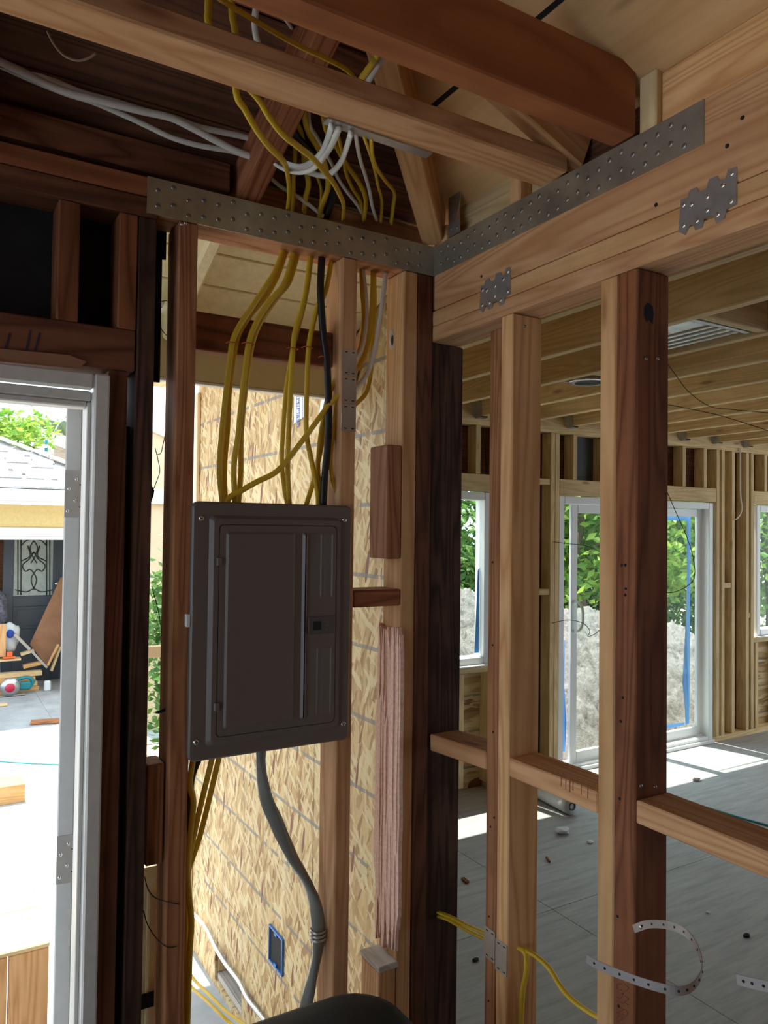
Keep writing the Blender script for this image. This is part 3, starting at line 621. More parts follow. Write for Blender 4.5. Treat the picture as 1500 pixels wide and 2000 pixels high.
for r, yy, rad in lv:
    vv = [bm.verts.new((x, yy, z)) for x, z in rrect(*r, rad, 5)]
    if prev:
        for i in range(len(vv)): bm.faces.new((prev[i], prev[(i+1) % len(vv)], vv[(i+1) % len(vv)], vv[i]))
    prev = vv
from_bm('panel_cover', bm, M['panel'], pn)
mdoor = axes((0, PF-.0035, 0), (1, 0, 0), (0, 0, 1), (0, -1, 0))
pd = prism('panel_door', rrect(*DR, .011, 5), .006, M['panel'], pn, mdoor); yf = PF-.0096
def emboss(x0, x1, z0, z1, h=.0025, nm='embossed_rib'):
    a = rrect(x0, x1, z0, z1, .006, 4); b = rrect(x0+.006, x1-.006, z0+.006, z1-.006, .003, 4); n = len(a)
    vs = [(x, yf+.0005, z) for x, z in a]+[(x, yf-h, z) for x, z in b]
    return mk(nm, vs, [(i, (i+1) % n, (i+1) % n+n, i+n) for i in range(n)]+[tuple(range(n, 2*n))], M['panel'], pd)
emboss(.600, .779, 1.278, 1.742, .004); emboss(.797, .812, 1.278, 1.742, .006)
emboss(.818, .853, 1.575, 1.742, .0015); emboss(.856, .884, 1.575, 1.742, .0015); emboss(.818, .846, 1.278, 1.455, .0015); emboss(.852, .884, 1.278, 1.455, .0015)
lt = bx('latch', .8155, .890, yf-.004, yf+.001, 1.487, 1.530, M['paneld'], pd, .002); bx('latch_recess', .829, .851, yf-.0046, yf-.0035, 1.497, 1.519, M['hole'], lt, .0002)
for k in range(3): bx('latch_print', .862, .868+.003*k, yf-.0044, yf-.0036, 1.497+.009*k, 1.499+.009*k, M['panel'], lt, .0001)
for zc in (1.671, 1.333): bx('panel_hinge', .578, .591, PF-.014, PF-.006, zc-.010, zc+.010, M['panel'], pn, .003)
scr = None
for x, z in ((.543, 1.772), (.920, 1.775), (.540, 1.254), (.925, 1.250)):
    m_ = axes((x, PF+.001, z), (1, 0, 0), (0, 0, 1), (0, -1, 0))
    if scr is None: s_ = lathe('panel_screw', [(0, .0045), (.004, .004), (.0068, .0022), (.0072, 0)], M['chrome'], pn, 12, m_); scr = s_.data
    else: s_ = mo('panel_screw', scr, None, pn, True, m_)
    board('screw_slot', V((x-.004, PF-.0036, z)), V((x+.004, PF-.0036, z)), .0014, .0005, M['hole'], s_, (0, -1, 0), .0001); board('screw_slot', V((x, PF-.0036, z-.004)), V((x, PF-.0036, z+.004)), .0014, .0005, M['hole'], s_, (0, -1, 0), .0001)
tag(bx('sensor_block', .512, .5225, 1.735, 1.749, 1.520, 1.550, M['paper'], None, .002), 'small white block stuck on the stud beside the breaker panel', 'clip')

# ---- strap ties, tie plates and nail guards
NAIL = None
def nailhead(p, nrm, parent, mat='nail', r=.0056, name='nail'):
    global NAIL
    z = V(nrm); x = V((0, 0, 1)).cross(z) if abs(z.z) < .9 else V((1, 0, 0)); x.normalize(); y = z.cross(x); m_ = axes(p, x, y, z)
    key = (mat, round(r, 5))
    if NAIL is None: NAIL = {}
    if key not in NAIL: o = lathe(name, [(0, .0018), (r*.6, .0016), (r, .0006), (r*1.05, -.0005)], M[mat], parent, 9, m_); NAIL[key] = o.data
    else: o = mo(name, NAIL[key], None, parent, True, m_)
    return o
Z0, Z1, T = 2.466, 2.5495, .0022
stp = mk('strap_tie', [(.408, A0-T, Z0), (B0-T, A0-T, Z0), (B0-T, .880, Z0-.001), (.408, A0-T, Z1+.001), (B0-T, A0-T, Z1), (B0-T, .880, Z1-.001),
     (.408, A0-.0003, Z0), (B0-.0003, A0-.0003, Z0), (B0-.0003, .880, Z0-.001), (.408, A0-.0003, Z1+.001), (B0-.0003, A0-.0003, Z1), (B0-.0003, .880, Z1-.001)],
     [(0, 3, 4, 1), (1, 4, 5, 2), (6, 7, 10, 9), (7, 8, 11, 10), (3, 9, 10, 4), (4, 10, 11, 5), (0, 1, 7, 6), (1, 2, 8, 7), (0, 6, 9, 3), (2, 5, 11, 8)], M['steel2'])
tag(stp, 'long galvanised strap tie bent around the corner of the top plates', 'strap tie')
k = 0; x = .432
while x < 1.185:
    for fz in ((.25, .68) if k % 2 == 0 else (.36, .86)) if (k//2) % 2 == 0 else ((.16, .60) if k % 2 == 0 else (.22, .70)): nailhead((x, A0-T, Z0+(Z1-Z0)*fz), (0, -1, 0), stp)
    x += .036; k += 1
k = 0; y = 1.715
while y > .90:
    for fz in (((.30, .74), (.36, .80), (.16, .58), (.20, .66)))[k % 4]: nailhead((B0-T, y, Z0+(Z1-Z0)*fz), (-1, 0, 0), stp)
    y -= .0305; k += 1
def tie_plate(u0, v0, u1, v1, lab):
    a, b = PX(u0, v0, B0), PX(u1, v1, B0); yA, yB = a.y, b.y; w = yA-yB; z0 = 2.3275; h = .088; zt = z0+h-.012
    out = [(0, .12), (.12, 0), (.20, .16), (.26, .16), (.30, .02), (.42, .02), (.46, .18), (.62, .18), (.66, 0), (.80, .02), (.84, .2), (1, .22), (1, .98), (.86, 1), (.82, .84), (.72, .84), (.68, .97), (.54, .97), (.50, .80), (.36, .80), (.32, .92), (.20, .92), (.16, .78), (.04, .80)]
    o = prism('tie_plate', [(s*w, t*h) for s, t in out], .0022, M['steel'], None, axes((B0-.0003, yA, z0-.018), (0, -1, 0), (0, 0, 1), (-1, 0, 0)))
    tag(o, lab, 'tie plate', 'toothed tie plates on the partition plates')
    for s, t in ((.10, .22), (.34, .20), (.70, .16), (.92, .32), (.24, .60), (.52, .62), (.78, .72), (.93, .88), (.10, .66), (.52, .34)): nailhead((B0-.0024, yA-s*w, z0-.018+t*h), (-1, 0, 0), o, 'chrome', .005)
    return o
tie_plate(938, 560, 998, 560, 'small toothed steel tie plate nearer the corner of the partition'); tie_plate(1327, 370, 1440, 370, 'toothed steel tie plate larger in view beside the strap end')
def guard(name, m_, w, h, lab, grp):
    o = prism(name, rrect(0, w, 0, h, .002, 2), .0016, M['steel'], None, m_); tag(o, lab, 'nail plate', grp)
    for fx in (.28, .78):
        for fz in (.10, .90):
            c = m_ @ V((w*fx, h*fz, .0017)); ex = (m_.to_3x3() @ V((1, 0, 0))); ez = (m_.to_3x3() @ V((0, 0, 1)))
            board('slot', c-ex*.004, c+ex*.004, .0028, .0005, M['hole'], o, ez, .0001)
    return o
for k, (v0, v1, nm) in enumerate(((682, 733, 'upper'), (735, 787, 'middle'), (789, 842, 'lowest'))):
    p, q = PY(675, v1, A0), PY(675, v0, A0)
    guard('nail_plate', axes((.9145, A0-.0003, p.z), (1, 0, 0), (0, 0, 1), (0, -1, 0)), .043, q.z-p.z, f'{nm} of three steel nail plates on the stud above the panel', 'nail plates on the panel stud')
for y0, y1, mu, lab in ((1.497, 1.4555, 1851, 'steel nail plate on the darker half of the doubled stud'), (1.4535, 1.4115, 1860, 'steel nail plate on the paler half of the doubled stud')):
    z = PX(966, mu, B0).z; guard('nail_plate', axes((B0-.0003, y0, z-.037), (0, -1, 0), (0, 0, 1), (-1, 0, 0)), y0-y1, .075, lab, 'nail plates on the doubled stud')
jp = sweep('joist_plate', [PZ(628, 241, 2.5505)-V((0, .016, 0)), PZ(700, 265, 2.5505)-V((0, .016, 0)), PZ(830, 308, 2.5505)-V((0, .016, 0))], [(-.012, 0), (.012, 0), (.012, .003), (-.012, .003)], M['steel'], None, 2, False, True, (0, 0, -1)); tag(jp, 'narrow grey metal plate under the flat ceiling timber', 'metal plate')
hb_ = V((1.183, 1.722, 0)); hn = empty('rafter_hanger', (1.19, 1.72, 2.58), 'dark steel hanger at the foot of the hip rafter', 'hanger')
prism('hanger_side', [(0, 0), (.052, .0), (.05, .03), (.04, .05), (.052, .09), (.05, .12), (0, .115)], .002, M['steel'], hn, axes((1.214, 1.695, 2.560), (0, -1, 0), (0, 0, 1), (-1, 0, 0)))
for s, t in ((.012, .02), (.04, .015), (.02, .06), (.03, .10), (.012, .09)): nailhead((1.2115, 1.695-s, 2.560+t), (-1, 0, 0), hn, 'nail', .004)

# ---- electrical cables: photo-measured runs on known planes of the framing
def cr1(a, b, y): return PY(300+a/2.5, 400+b/2.5, y)
def cable(name, pts, r, mat, lab, cat='cable', grp=None, flat=.62, n=6):
    o = sweep(name, pts, oval(r, r*flat, 8), M[mat], None, n); return tag(o, lab, cat, grp)
YG = 'yellow cables feeding the breaker panel'
def low(pts, y=1.782, ends=True):
    out = [cr1(a, b, y+(.02 if i == 0 else 0)) for i, (a, b) in enumerate(pts)]
    return out
def stapled(o, pts):
    for a, b in pts:
        p = cr1(a, b, 1.772); q = sweep('staple', [p+V((-.014, .012, -.001)), p+V((-.011, -.002, 0)), p+V((.011, -.002, -.001)), p+V((.014, .012, -.001))], oval(.0013, None, 6), M['staple'], o, 3)
R = .0072
c = cable('yellow_cable', low([(640, 205), (590, 330), (500, 470), (420, 590), (385, 670), (370, 780), (350, 950), (330, 1150), (322, 1300), (330, 1400), (338, 1470)]), R, 'yellow', 'yellow cable furthest left above the breaker panel', 'cable', YG); stapled(c, [(390, 672)])
cable('yellow_cable', low([(655, 205), (602, 350), (545, 450), (470, 540), (412, 640), (388, 760), (370, 900), (360, 1100), (346, 1280), (350, 1470)], 1.793), R, 'yellow', 'yellow cable tucked right behind the leftmost one above the panel', 'cable', YG)
c = cable('yellow_cable', low([(690, 215), (640, 380), (570, 470), (510, 560), (468, 660), (450, 780), (430, 950), (412, 1130), (392, 1280), (398, 1470)]), R, 'yellow', 'yellow cable of the second stapled pair from the left, front strand', 'cable', YG); stapled(c, [(465, 675)])
cable('yellow_cable', low([(710, 215), (664, 370), (604, 450), (529, 560), (484, 670), (459, 820), (437, 1000), (426, 1150), (426, 1300), (413, 1470)], 1.793), R, 'yellow', 'yellow cable of the second stapled pair from the left, rear strand', 'cable', YG)
c = cable('yellow_cable', low([(765, 235), (750, 380), (725, 500), (690, 620), (680, 720), (672, 850), (664, 1000), (658, 1150), (655, 1300), (663, 1470)]), R, 'yellow', 'yellow cable dropping straight down the middle above the panel', 'cable', YG); stapled(c, [(683, 700)])
cable('yellow_cable', low([(772, 235), (752, 400), (722, 540), (684, 680), (664, 800), (648, 900), (634, 1080), (626, 1250), (640, 1390), (655, 1470)], 1.794), R*.9, 'yellow', 'thin yellow cable bowing left behind the middle one', 'cable', YG)
c = cable('yellow_cable', low([(870, 265), (840, 420), (800, 500), (775, 600), (757, 700), (750, 850), (745, 1000), (748, 1130), (775, 1270), (800, 1400), (805, 1475)]), R, 'yellow', 'yellow cable bending right beside the black one above the panel', 'cable', YG); stapled(c, [(757, 695)])
cable('yellow_cable', low([(930, 905), (905, 930), (850, 985), (780, 1080), (720, 1160), (650, 1250), (590, 1310), (500, 1355), (430, 1395), (370, 1430), (358, 1475)], 1.768), R, 'yellow', 'yellow cable crossing diagonally in front of the others above the panel', 'cable', YG)
cable('yellow_cable', low([(930, 930), (905, 945), (890, 1000), (880, 1100), (865, 1220), (870, 1330), (895, 1420), (890, 1475)], 1.782), R, 'yellow', 'yellow cable hugging the stud at the panel top corner', 'cable', YG)
cable('yellow_cable', low([(925, 810), (905, 825), (880, 870), (845, 960), (826, 1060), (812, 1150), (803, 1280), (815, 1400), (820, 1475)], 1.794), R, 'yellow', 'yellow cable arching out of the stud hole behind the black one', 'cable', YG)
cable('yellow_cable', low([(862, 1000), (838, 1080), (825, 1150), (805, 1250), (775, 1370), (742, 1475)], 1.803), R, 'yellow', 'short yellow cable slanting left into the panel top', 'cable', YG)
c = cable('black_cable', low([(822, 245), (815, 400), (820, 520), (830, 640), (845, 750), (852, 900), (855, 1050), (848, 1200), (835, 1330), (828, 1475)], 1.772), .0105, 'bcable', 'thick black cable dropping into the panel among the yellow ones', 'cable', None, .8); stapled(c, [(838, 742)])
RG = 'cables in the bay beside the panel stud'
cable('yellow_cable', low([(1012, 300), (1018, 420), (1026, 540), (1020, 640), (1000, 730), (975, 765)], 1.80), R*.9, 'yellow', 'yellow cable close to the stud in the narrow bay', 'cable', RG)
cable('white_cable', low([(1022, 300), (1036, 420), (1042, 520), (1034, 610), (1016, 700), (980, 765)], 1.79), R*.8, 'wcable', 'white cable close to the stud in the narrow bay', 'cable', RG)
cable('yellow_cable', low([(1070, 315), (1067, 470), (1058, 600), (1042, 700), (1012, 775), (980, 815)], 1.79), R, 'yellow', 'broad yellow cable in the middle of the narrow bay', 'cable', RG)
cable('white_cable', low([(1135, 325), (1120, 450), (1105, 560), (1086, 680), (1060, 780), (1028, 850), (980, 905)], 1.78), R, 'wcable', 'white cable bowing furthest out in the narrow bay', 'cable', RG)
cable('yellow_cable', low([(1078, 330), (1080, 480), (1072, 620), (1066, 760), (1053, 870), (1030, 930), (980, 980)], 1.80), R*.9, 'yellow', 'yellow cable entering the stud lowest in the narrow bay', 'cable', RG)
# cables over the plate and through the roof space
def cr6(l, ya, yb, e=.7):
    n = len(l); return [PY(380+a/3.571, b/3.571, ya+(yb-ya)*(i/(n-1))**e) for i, (a, b) in enumerate(l)]
UG = 'cables hanging in the roof space above the corner'
def up(kind, l, ya, yb, lab, r=R, e=.7): return cable('yellow_cable' if kind == 'yellow' else 'white_cable' if kind == 'wcable' else 'black_cable', cr6(l, ya, yb, e), r, kind, lab, 'cable', UG)
up('yellow', [(255, -40), (265, 120), (285, 260), (290, 640), (350, 760), (430, 900), (520, 1020), (600, 1100), (640, 1170), (660, 1330), (645, 1500)], 1.36, 1.79, 'yellow cable coming down furthest left in the roof space', R, 3.0)
up('yellow', [(100, -40), (95, 80), (110, 190), (300, 520), (450, 700), (530, 830), (620, 940), (720, 1020), (820, 1100), (900, 1190), (960, 1260), (1010, 1350), (1040, 1430), (1035, 1530)], 1.36, 1.76, 'long yellow cable sweeping right under the flat timber', R, 3.0)
up('bcable', [(720, 150), (680, 320), (650, 480), (630, 770), (660, 880), (720, 970), (800, 1050), (870, 1130), (930, 1230), (965, 1330), (950, 1420), (915, 1520)], 1.44, 1.80, 'thick black cable curving through the roof space', .0105)
up('yellow', [(680, 560), (682, 790), (690, 900), (700, 1000), (700, 1100), (690, 1250), (690, 1350), (675, 1520)], 1.50, 1.80, 'yellow cable hanging straight behind the white loops')
up('yellow', [(830, 470), (710, 800), (740, 920), (760, 1050), (770, 1150), (795, 1280), (775, 1380), (760, 1520)], 1.52, 1.81, 'yellow cable bulging right behind the white loops')
up('yellow', [(820, 330), (760, 560), (770, 820), (800, 930), (860, 1030), (905, 1130), (932, 1270), (920, 1350), (885, 1440), (868, 1530)], 1.46, 1.80, 'yellow cable bent back beside the black one')
up('yellow', [(905, 330), (880, 600), (910, 880), (960, 960), (1010, 1060), (1070, 1160), (1140, 1260), (1185, 1350), (1195, 1430), (1180, 1540)], 1.44, 1.78, 'yellow cable descending right of the white loops')
up('yellow', [(950, 700), (1010, 980), (1040, 1100), (1055, 1200), (1100, 1310), (1160, 1410), (1180, 1550)], 1.46, 1.80, 'thin yellow cable behind the descending one', R*.8)
up('yellow', [(1230, 960), (1240, 1080), (1270, 1170), (1330, 1260), (1392, 1340), (1387, 1420), (1370, 1560)], 1.33, 1.78, 'yellow cable kinked nearest the hip rafter')
up('yellow', [(1185, 960), (1230, 1090), (1260, 1200), (1280, 1300), (1305, 1400), (1300, 1550)], 1.33, 1.78, 'thin yellow cable next to the kinked one', R*.8)
up('yellow', [(700, 1000), (800, 1130), (850, 1220), (878, 1300), (882, 1380), (865, 1520)], 1.62, 1.80, 'short yellow cable between the black one and the loops', R*.8)
up('wcable', [(955, 880), (930, 960), (890, 1060), (820, 1130), (740, 1165), (640, 1140), (560, 1100), (500, 1050), (440, 960)], 1.32, 1.76, 'uppermost white cable of the slack loop')
up('wcable', [(1005, 895), (962, 1000), (900, 1100), (820, 1180), (720, 1205), (620, 1180), (540, 1130), (455, 1080), (400, 1040)], 1.32, 1.74, 'middle white cable of the slack loop')
up('wcable', [(1090, 930), (1060, 1030), (1020, 1130), (960, 1200), (900, 1225), (800, 1205), (640, 1160), (520, 1110), (420, 1060)], 1.32, 1.77, 'lowest white cable of the slack loop')
up('wcable', [(1122, 930), (1140, 1040), (1160, 1130), (1190, 1220), (1220, 1330), (1240, 1440), (1268, 1530)], 1.33, 1.78, 'white cable falling alone right of the slack loop')
up('wcable', [(400, 1110), (440, 1150), (520, 1230), (600, 1300), (700, 1360), (800, 1430), (900, 1510)], 1.77, 1.79, 'white cable slanting down to the strap tie', R*.85)
up('wcable', [(620, 110), (700, 220), (780, 310), (800, 600), (800, 850), (850, 950), (900, 1040), (960, 1150), (1000, 1240), (1060, 1330), (1130, 1420), (1180, 1500)], 1.40, 1.79, 'white cable running long and slanted behind the yellow ones')
up('yellow', [(150, -30), (190, 0), (300, 70), (450, 160), (600, 250), (750, 330), (900, 400), (1050, 480), (1130, 560), (1200, 610)], 1.16, 1.38, 'yellow cable stretched diagonally above the flat timber')
up('wcable', [(432, 30), (420, 150), (430, 250), (455, 330), (500, 420)], 1.42, 1.46, 'short white cable above the flat timber')
up('wcable', [(1330, 370), (1290, 430), (1240, 520), (1190, 600), (1160, 700)], 1.20, 1.36, 'white cable bundle strand left of the hip rafter')
up('yellow', [(1270, 390), (1250, 430), (1200, 500), (1150, 575), (1100, 680)], 1.21, 1.36, 'short yellow cable left of the hip rafter')
def cr4(l, y): return [PY(a/3.125, b/3.125, y) for a, b in l]
WG = 'white cables along the roof edge'
cable('white_cable', cr4([(-120, 235), (0, 305), (100, 370), (280, 450), (450, 495), (600, 530), (750, 580), (950, 660), (1150, 700), (1350, 760), (1500, 815), (1600, 860)], 1.73), .0072, 'wcable', 'uppermost white cable along the dark roof edge', 'cable', WG)
cable('white_cable', cr4([(-120, 260), (0, 330), (150, 405), (300, 480), (500, 565), (700, 620), (900, 680), (1050, 715), (1200, 770), (1350, 805), (1500, 838), (1600, 880)], 1.715), .0078, 'wcable', 'second white cable along the dark roof edge', 'cable', WG)
cable('white_cable', cr4([(-120, 310), (0, 375), (150, 445), (300, 520), (450, 575), (650, 625), (850, 675), (1030, 715), (1150, 770), (1300, 850), (1440, 920), (1600, 980)], 1.70), .009, 'wcable', 'thickest white cable along the dark roof edge', 'cable', WG)
cable('white_cable', cr4([(-120, 340), (0, 400), (200, 490), (400, 570), (560, 620), (750, 700), (900, 770), (1050, 840), (1200, 885), (1330, 908), (1440, 930), (1600, 990)], 1.725), .0068, 'wcable', 'lowest white cable drooping along the dark roof edge', 'cable', WG)
# cables leaving the panel at the bottom
def cr3(l, y): return [PY(250+a/2.5, 1400+b/2.5, y) for a, b in l]
c = sweep('service_cable', cr3([(650, 120), (650, 165), (650, 260), (675, 400), (730, 530), (800, 680), (870, 800), (915, 920), (930, 1050), (926, 1150), (900, 1270), (872, 1400), (860, 1520)], 1.80), oval(.0185, .0125, 10), M['gcable'], None, 7, True, True, None, .11); tag(c, 'thick grey twisted service cable leaving the panel bottom', 'cable')
cl = empty('cable_clamp', cr3([(930, 1055)], 1.80)[0], 'galvanised strap clamp holding the grey service cable to the stud', 'clamp')
p = cr3([(928, 1055)], 1.80)[0]
for dz in (-.012, -.002, .008): lathe('clamp_band', [(.0205, -.003), (.0225, -.002), (.0225, .002), (.0205, .003)], M['steel'], cl, 16, Matrix.Translation(p+V((0, 0, dz))))
prism('clamp_ear', rrect(.018, .036, -.014, .012, .006), .002, M['steel'], cl, axes(p+V((0, -.004, -.002)), (1, 0, 0), (0, 0, 1), (0, -1, 0))); nailhead(p+V((.029, -.006, -.002)), (0, -1, 0), cl, 'hole', .004, 'bolt_hole')
LG = 'cables below the breaker panel'
cable('yellow_cable', cr3([(318, 170), (315, 220), (302, 330), (320, 420), (302, 600), (291, 720), (296, 850), (310, 1000), (302, 1150), (297, 1300), (290, 1520)], 1.775), R, 'yellow', 'yellow cable running down along the stud to the floor', 'cable', LG)
cable('yellow_cable', cr3([(418, 160), (410, 205), (370, 370), (330, 540), (302, 680), (290, 760), (284, 900), (284, 1100), (276, 1520)], 1.79), R, 'yellow', 'yellow cable drawn in towards the stud below the panel', 'cable', LG)
cable('yellow_cable', cr3([(452, 150), (445, 195), (402, 380), (352, 580), (312, 700), (292, 780), (290, 1000), (282, 1520)], 1.80), R, 'yellow', 'yellow cable furthest from the stud below the panel', 'cable', LG)
cable('black_cable', cr3([(360, 165), (345, 210), (312, 300), (300, 420), (291, 600), (288, 800), (285, 1100)], 1.81), .008, 'bcable', 'black cable behind the yellow ones below the panel', 'cable', LG)
cable('yellow_cable', [PX(360, 1880, .9), PX(378, 1912, .92), PX(410, 1944, .94), PX(438, 1972, .96), PX(462, 1990, .98), PX(490, 2010, 1.0)], R*.8, 'yellow', 'yellow cable lying outside near the slab, upper strand', 'cable', LG)
cable('yellow_cable', [PX(358, 1905, .9), PX(376, 1930, .92), PX(405, 1956, .94), PX(432, 1982, .96), PX(452, 2000, .98), PX(480, 2020, 1.0)], R*.8, 'yellow', 'yellow cable lying outside near the slab, lower strand', 'cable', LG)
fc = sweep('flexible_conduit', [PX(250+a/2.5, 1400+b/2.5, OX-.02) for a, b in ((250, 880), (310, 950), (380, 1030), (430, 1130), (480, 1210), (540, 1290), (580, 1370), (625, 1430), (680, 1500))], oval(.010, None, 10), M['foil'], None, 8); tag(fc, 'silver flexible conduit running along the foot of the strand-board wall', 'conduit')
# partition cables
def cr5(l, x): return [PX(800+a/2.143, 1400+b/2.143, x) for a, b in l]
cable('yellow_cable', cr5([(120, 818), (165, 835), (240, 872), (320, 906), (420, 950)], 1.245), R, 'yellow', 'upper yellow cable passing from corner post to doubled stud', 'cable')
cable('yellow_cable', cr5([(120, 834), (165, 850), (240, 892), (320, 930), (420, 970)], 1.25), R, 'yellow', 'lower yellow cable passing from corner post to doubled stud', 'cable')
cable('yellow_cable', cr5([(440, 955), (480, 972), (540, 1010), (590, 1060), (640, 1140), (700, 1200), (790, 1258), (900, 1300)], 1.245), R, 'yellow', 'yellow cable sagging from the doubled stud towards the post', 'cable')
cable('yellow_cable', cr5([(440, 960), (478, 978), (490, 1010), (488, 1070), (472, 1160), (465, 1300), (460, 1400)], 1.24), R*1.15, 'yellow', 'yellow cable dropping straight down the doubled stud face', 'cable')
# ---- perforated hanger strap
def strap(pts, lab, w=.0072):
    c = crom(pts, 5); o = sweep('hanger_strap', c, [(-w, -.0006), (w, -.0006), (w, .0006), (-w, .0006)], M['strapm'], None, 0, False, True, None)
    # ribbon stands on edge: rebuild across the vertical
    vs = []; fs = []
    for i, p in enumerate(c):
        t = (c[min(i+1, len(c)-1)]-c[max(i-1, 0)]).normalized(); b = V((0, 0, 1)); b = (b-t*b.dot(t)).normalized(); n = t.cross(b)
        vs += [p+b*w+n*.0006, p-b*w+n*.0006, p-b*w-n*.0006, p+b*w-n*.0006]
    for i in range(len(c)-1):
        for k in range(4): fs.append((i*4+k, i*4+(k+1) % 4, i*4+4+(k+1) % 4, i*4+4+k))
    fs += [(3, 2, 1, 0), (len(vs)-4, len(vs)-3, len(vs)-2, len(vs)-1)]
    me = bpy.data.meshes.new('hanger_strap'); me.from_pydata([tuple(v) for v in vs], [], fs); me.materials.append(M['strapm']); o.data = me
    for i in range(3, len(c)-2, 3):
        t = (c[i+1]-c[i-1]).normalized(); n = V((0, 0, 1)).cross(t).normalized()
        for s in (1, -1): nailhead(c[i]+n*s*.0005, n*s, o, 'hole', .0021, 'strap_hole')
    return tag(o, lab, 'metal strap')
st1 = strap([cr5([q], x)[0] for q, x in (((938, 888), 1.199), ((1000, 868), 1.188), ((1080, 872), 1.18), ((1150, 900), 1.165), ((1200, 960), 1.14), ((1225, 1040), 1.10), ((1210, 1100), 1.06), ((1170, 1138), 1.03), ((1110, 1147), 1.01), ((1000, 1120), .99), ((900, 1085), .98), ((800, 1045), .97), ((740, 1012), .965))], 'perforated metal strap nailed to the post and curling in a loop')
nailhead(cr5([(965, 880)], 1.191)[0], (-1, 0, 0), st1, 'chrome', .004)
strap([cr5([q], x)[0] for q, x in (((1368, 1098), .98), ((1420, 1112), .985), ((1500, 1130), .99), ((1600, 1150), 1.0), ((1700, 1150), 1.02))], 'end of a perforated metal strap at the edge of the picture')
# writing on the post
def scrawl(pts, x):
    for l in pts:
        sweep('pencil_scrawl', cr5(l, x), oval(.0007, None, 4), M['inkred'], wr, 3)
scrawl([[(890, 1120), (870, 1118), (868, 1140), (888, 1145)], [(872, 1165), (895, 1155), (880, 1180), (866, 1172)], [(868, 1190), (895, 1200)], [(866, 1215), (896, 1225), (868, 1238), (896, 1246)], [(868, 1258), (880, 1250), (890, 1262), (872, 1275)], [(900, 1120), (915, 1135), (900, 1150)], [(898, 1170), (916, 1180), (899, 1195), (916, 1205)], [(900, 1225), (914, 1240), (902, 1256)]], B0-.0004)
# ---- blue electrical box in the strand board
bb = empty('outlet_box', (OX, 2.95, -.05), 'blue plastic outlet box cut into the strand-board wall', 'outlet box')
yb0, yb1, zb0, zb1 = 2.885, 3.03, -.075, .075
for a, b, c_, d_ in ((yb0, yb0+.008, zb0, zb1), (yb1-.008, yb1, zb0, zb1), (yb0+.0085, yb1-.0085, zb0, zb0+.008), (yb0+.0085, yb1-.0085, zb1-.008, zb1)): bx('box_wall', OX-.010, OX-.0005, a, b, c_, d_, M['blue'], bb, .001)
bx('box_back', OX-.003, OX-.0005, yb0+.009, yb1-.009, zb0+.009, zb1-.009, M['hole'], bb, .0005)
for z in (zb0+.014, zb1-.014): bx('mounting_ear', OX-.0105, OX-.003, 2.945, 2.97, z-.005, z+.005, M['blue'], bb, .001)
wlb = empty('paper_label', (OX-.004, 2.95, 2.2), 'white printed sheet behind the cables under the eave', 'paper')
a, b = PX(575, 755, OX-.003), PX(600, 830, OX-.003); y0 = a.y; y1 = PX(598, 770, OX-.003).y
mk('sheet', [(OX-.003, y0, PX(575, 755, OX).z), (OX-.003, y1, PX(575, 755, OX).z), (OX-.003, y1, PX(598, 812, OX).z), (OX-.003, y0, PX(575, 828, OX).z)], [(0, 1, 2, 3)], M['paper'], wlb)
fcv = bpy.data.curves.new('print', 'FONT'); fcv.body = 'FortiFlash'; fcv.size = .10; fcv.extrude = .0002
tx = bpy.data.objects.new('print', fcv); COL.objects.link(tx); fcv.materials.append(M['bagblue'])
ht = PX(575, 755, OX).z; tx.matrix_basis = axes((OX-.0036, y0-.03, ht-.01), (0, 0, -1), (0, -1, 0), (-1, 0, 0)); tx.data.size = .042
bpy.context.view_layer.update(); _me = bpy.data.meshes.new_from_object(tx); _mx = tx.matrix_basis.copy(); bpy.data.objects.remove(tx); mo('print', _me, M['bagblue'], wlb, False, _mx)
for k in range(4): bx('print_line', OX-.0036, OX-.0031, y1+.03+.03*k, y1+.033+.03*k, ht-.15-.02*k, ht-.03, M['cloth'], wlb, .0001)
# flashing paper slip by the stud
mk('flashing_slip', [(OX-.01, 2.50, 2.46), (OX-.012, 2.36, 2.47), (OX-.02, 2.44, 2.22), (OX-.012, 2.62, 2.17)], [(0, 1, 2, 3)], M['paper'], we)
board('brace_scrap', V((OX-.02, 2.42, 2.18)), V((OX-.02, 2.22, 2.46)), .05, .02, M['new'], we, (1, 0, 0))

# ---- black bin in front of the wall
bn = empty('black_bin', (.70, 1.50, 0), 'black rounded plastic top rising at the bottom edge below the grey cable', 'bin')
bm = bmesh.new(); prev = None
for rx, z in ((.0, .0), (.02, .0), (.03, .03), (.0, .60), (-.012, .605), (-.012, .64), (.0, .675), (.018, .70), (.05, .718), (.10, .728), (.15, .732)):
    vv = [bm.verts.new((x, y, z)) for x, y in rrect(.33+rx, .925-rx, 1.20+rx, 1.555-rx, max(.02, .125-rx*.7), 6)]
    if prev:
        for i in range(len(vv)): bm.faces.new((prev[i], prev[(i+1) % len(vv)], vv[(i+1) % len(vv)], vv[i]))
    else: bm.faces.new(vv[::-1])
    prev = vv
bm.faces.new(prev)
from_bm('bin_shell', bm, M['rubber'], bn, True)
bx('bin_handle', .52, .70, 1.183, 1.198, .55, .59, M['rubber'], bn, .006)

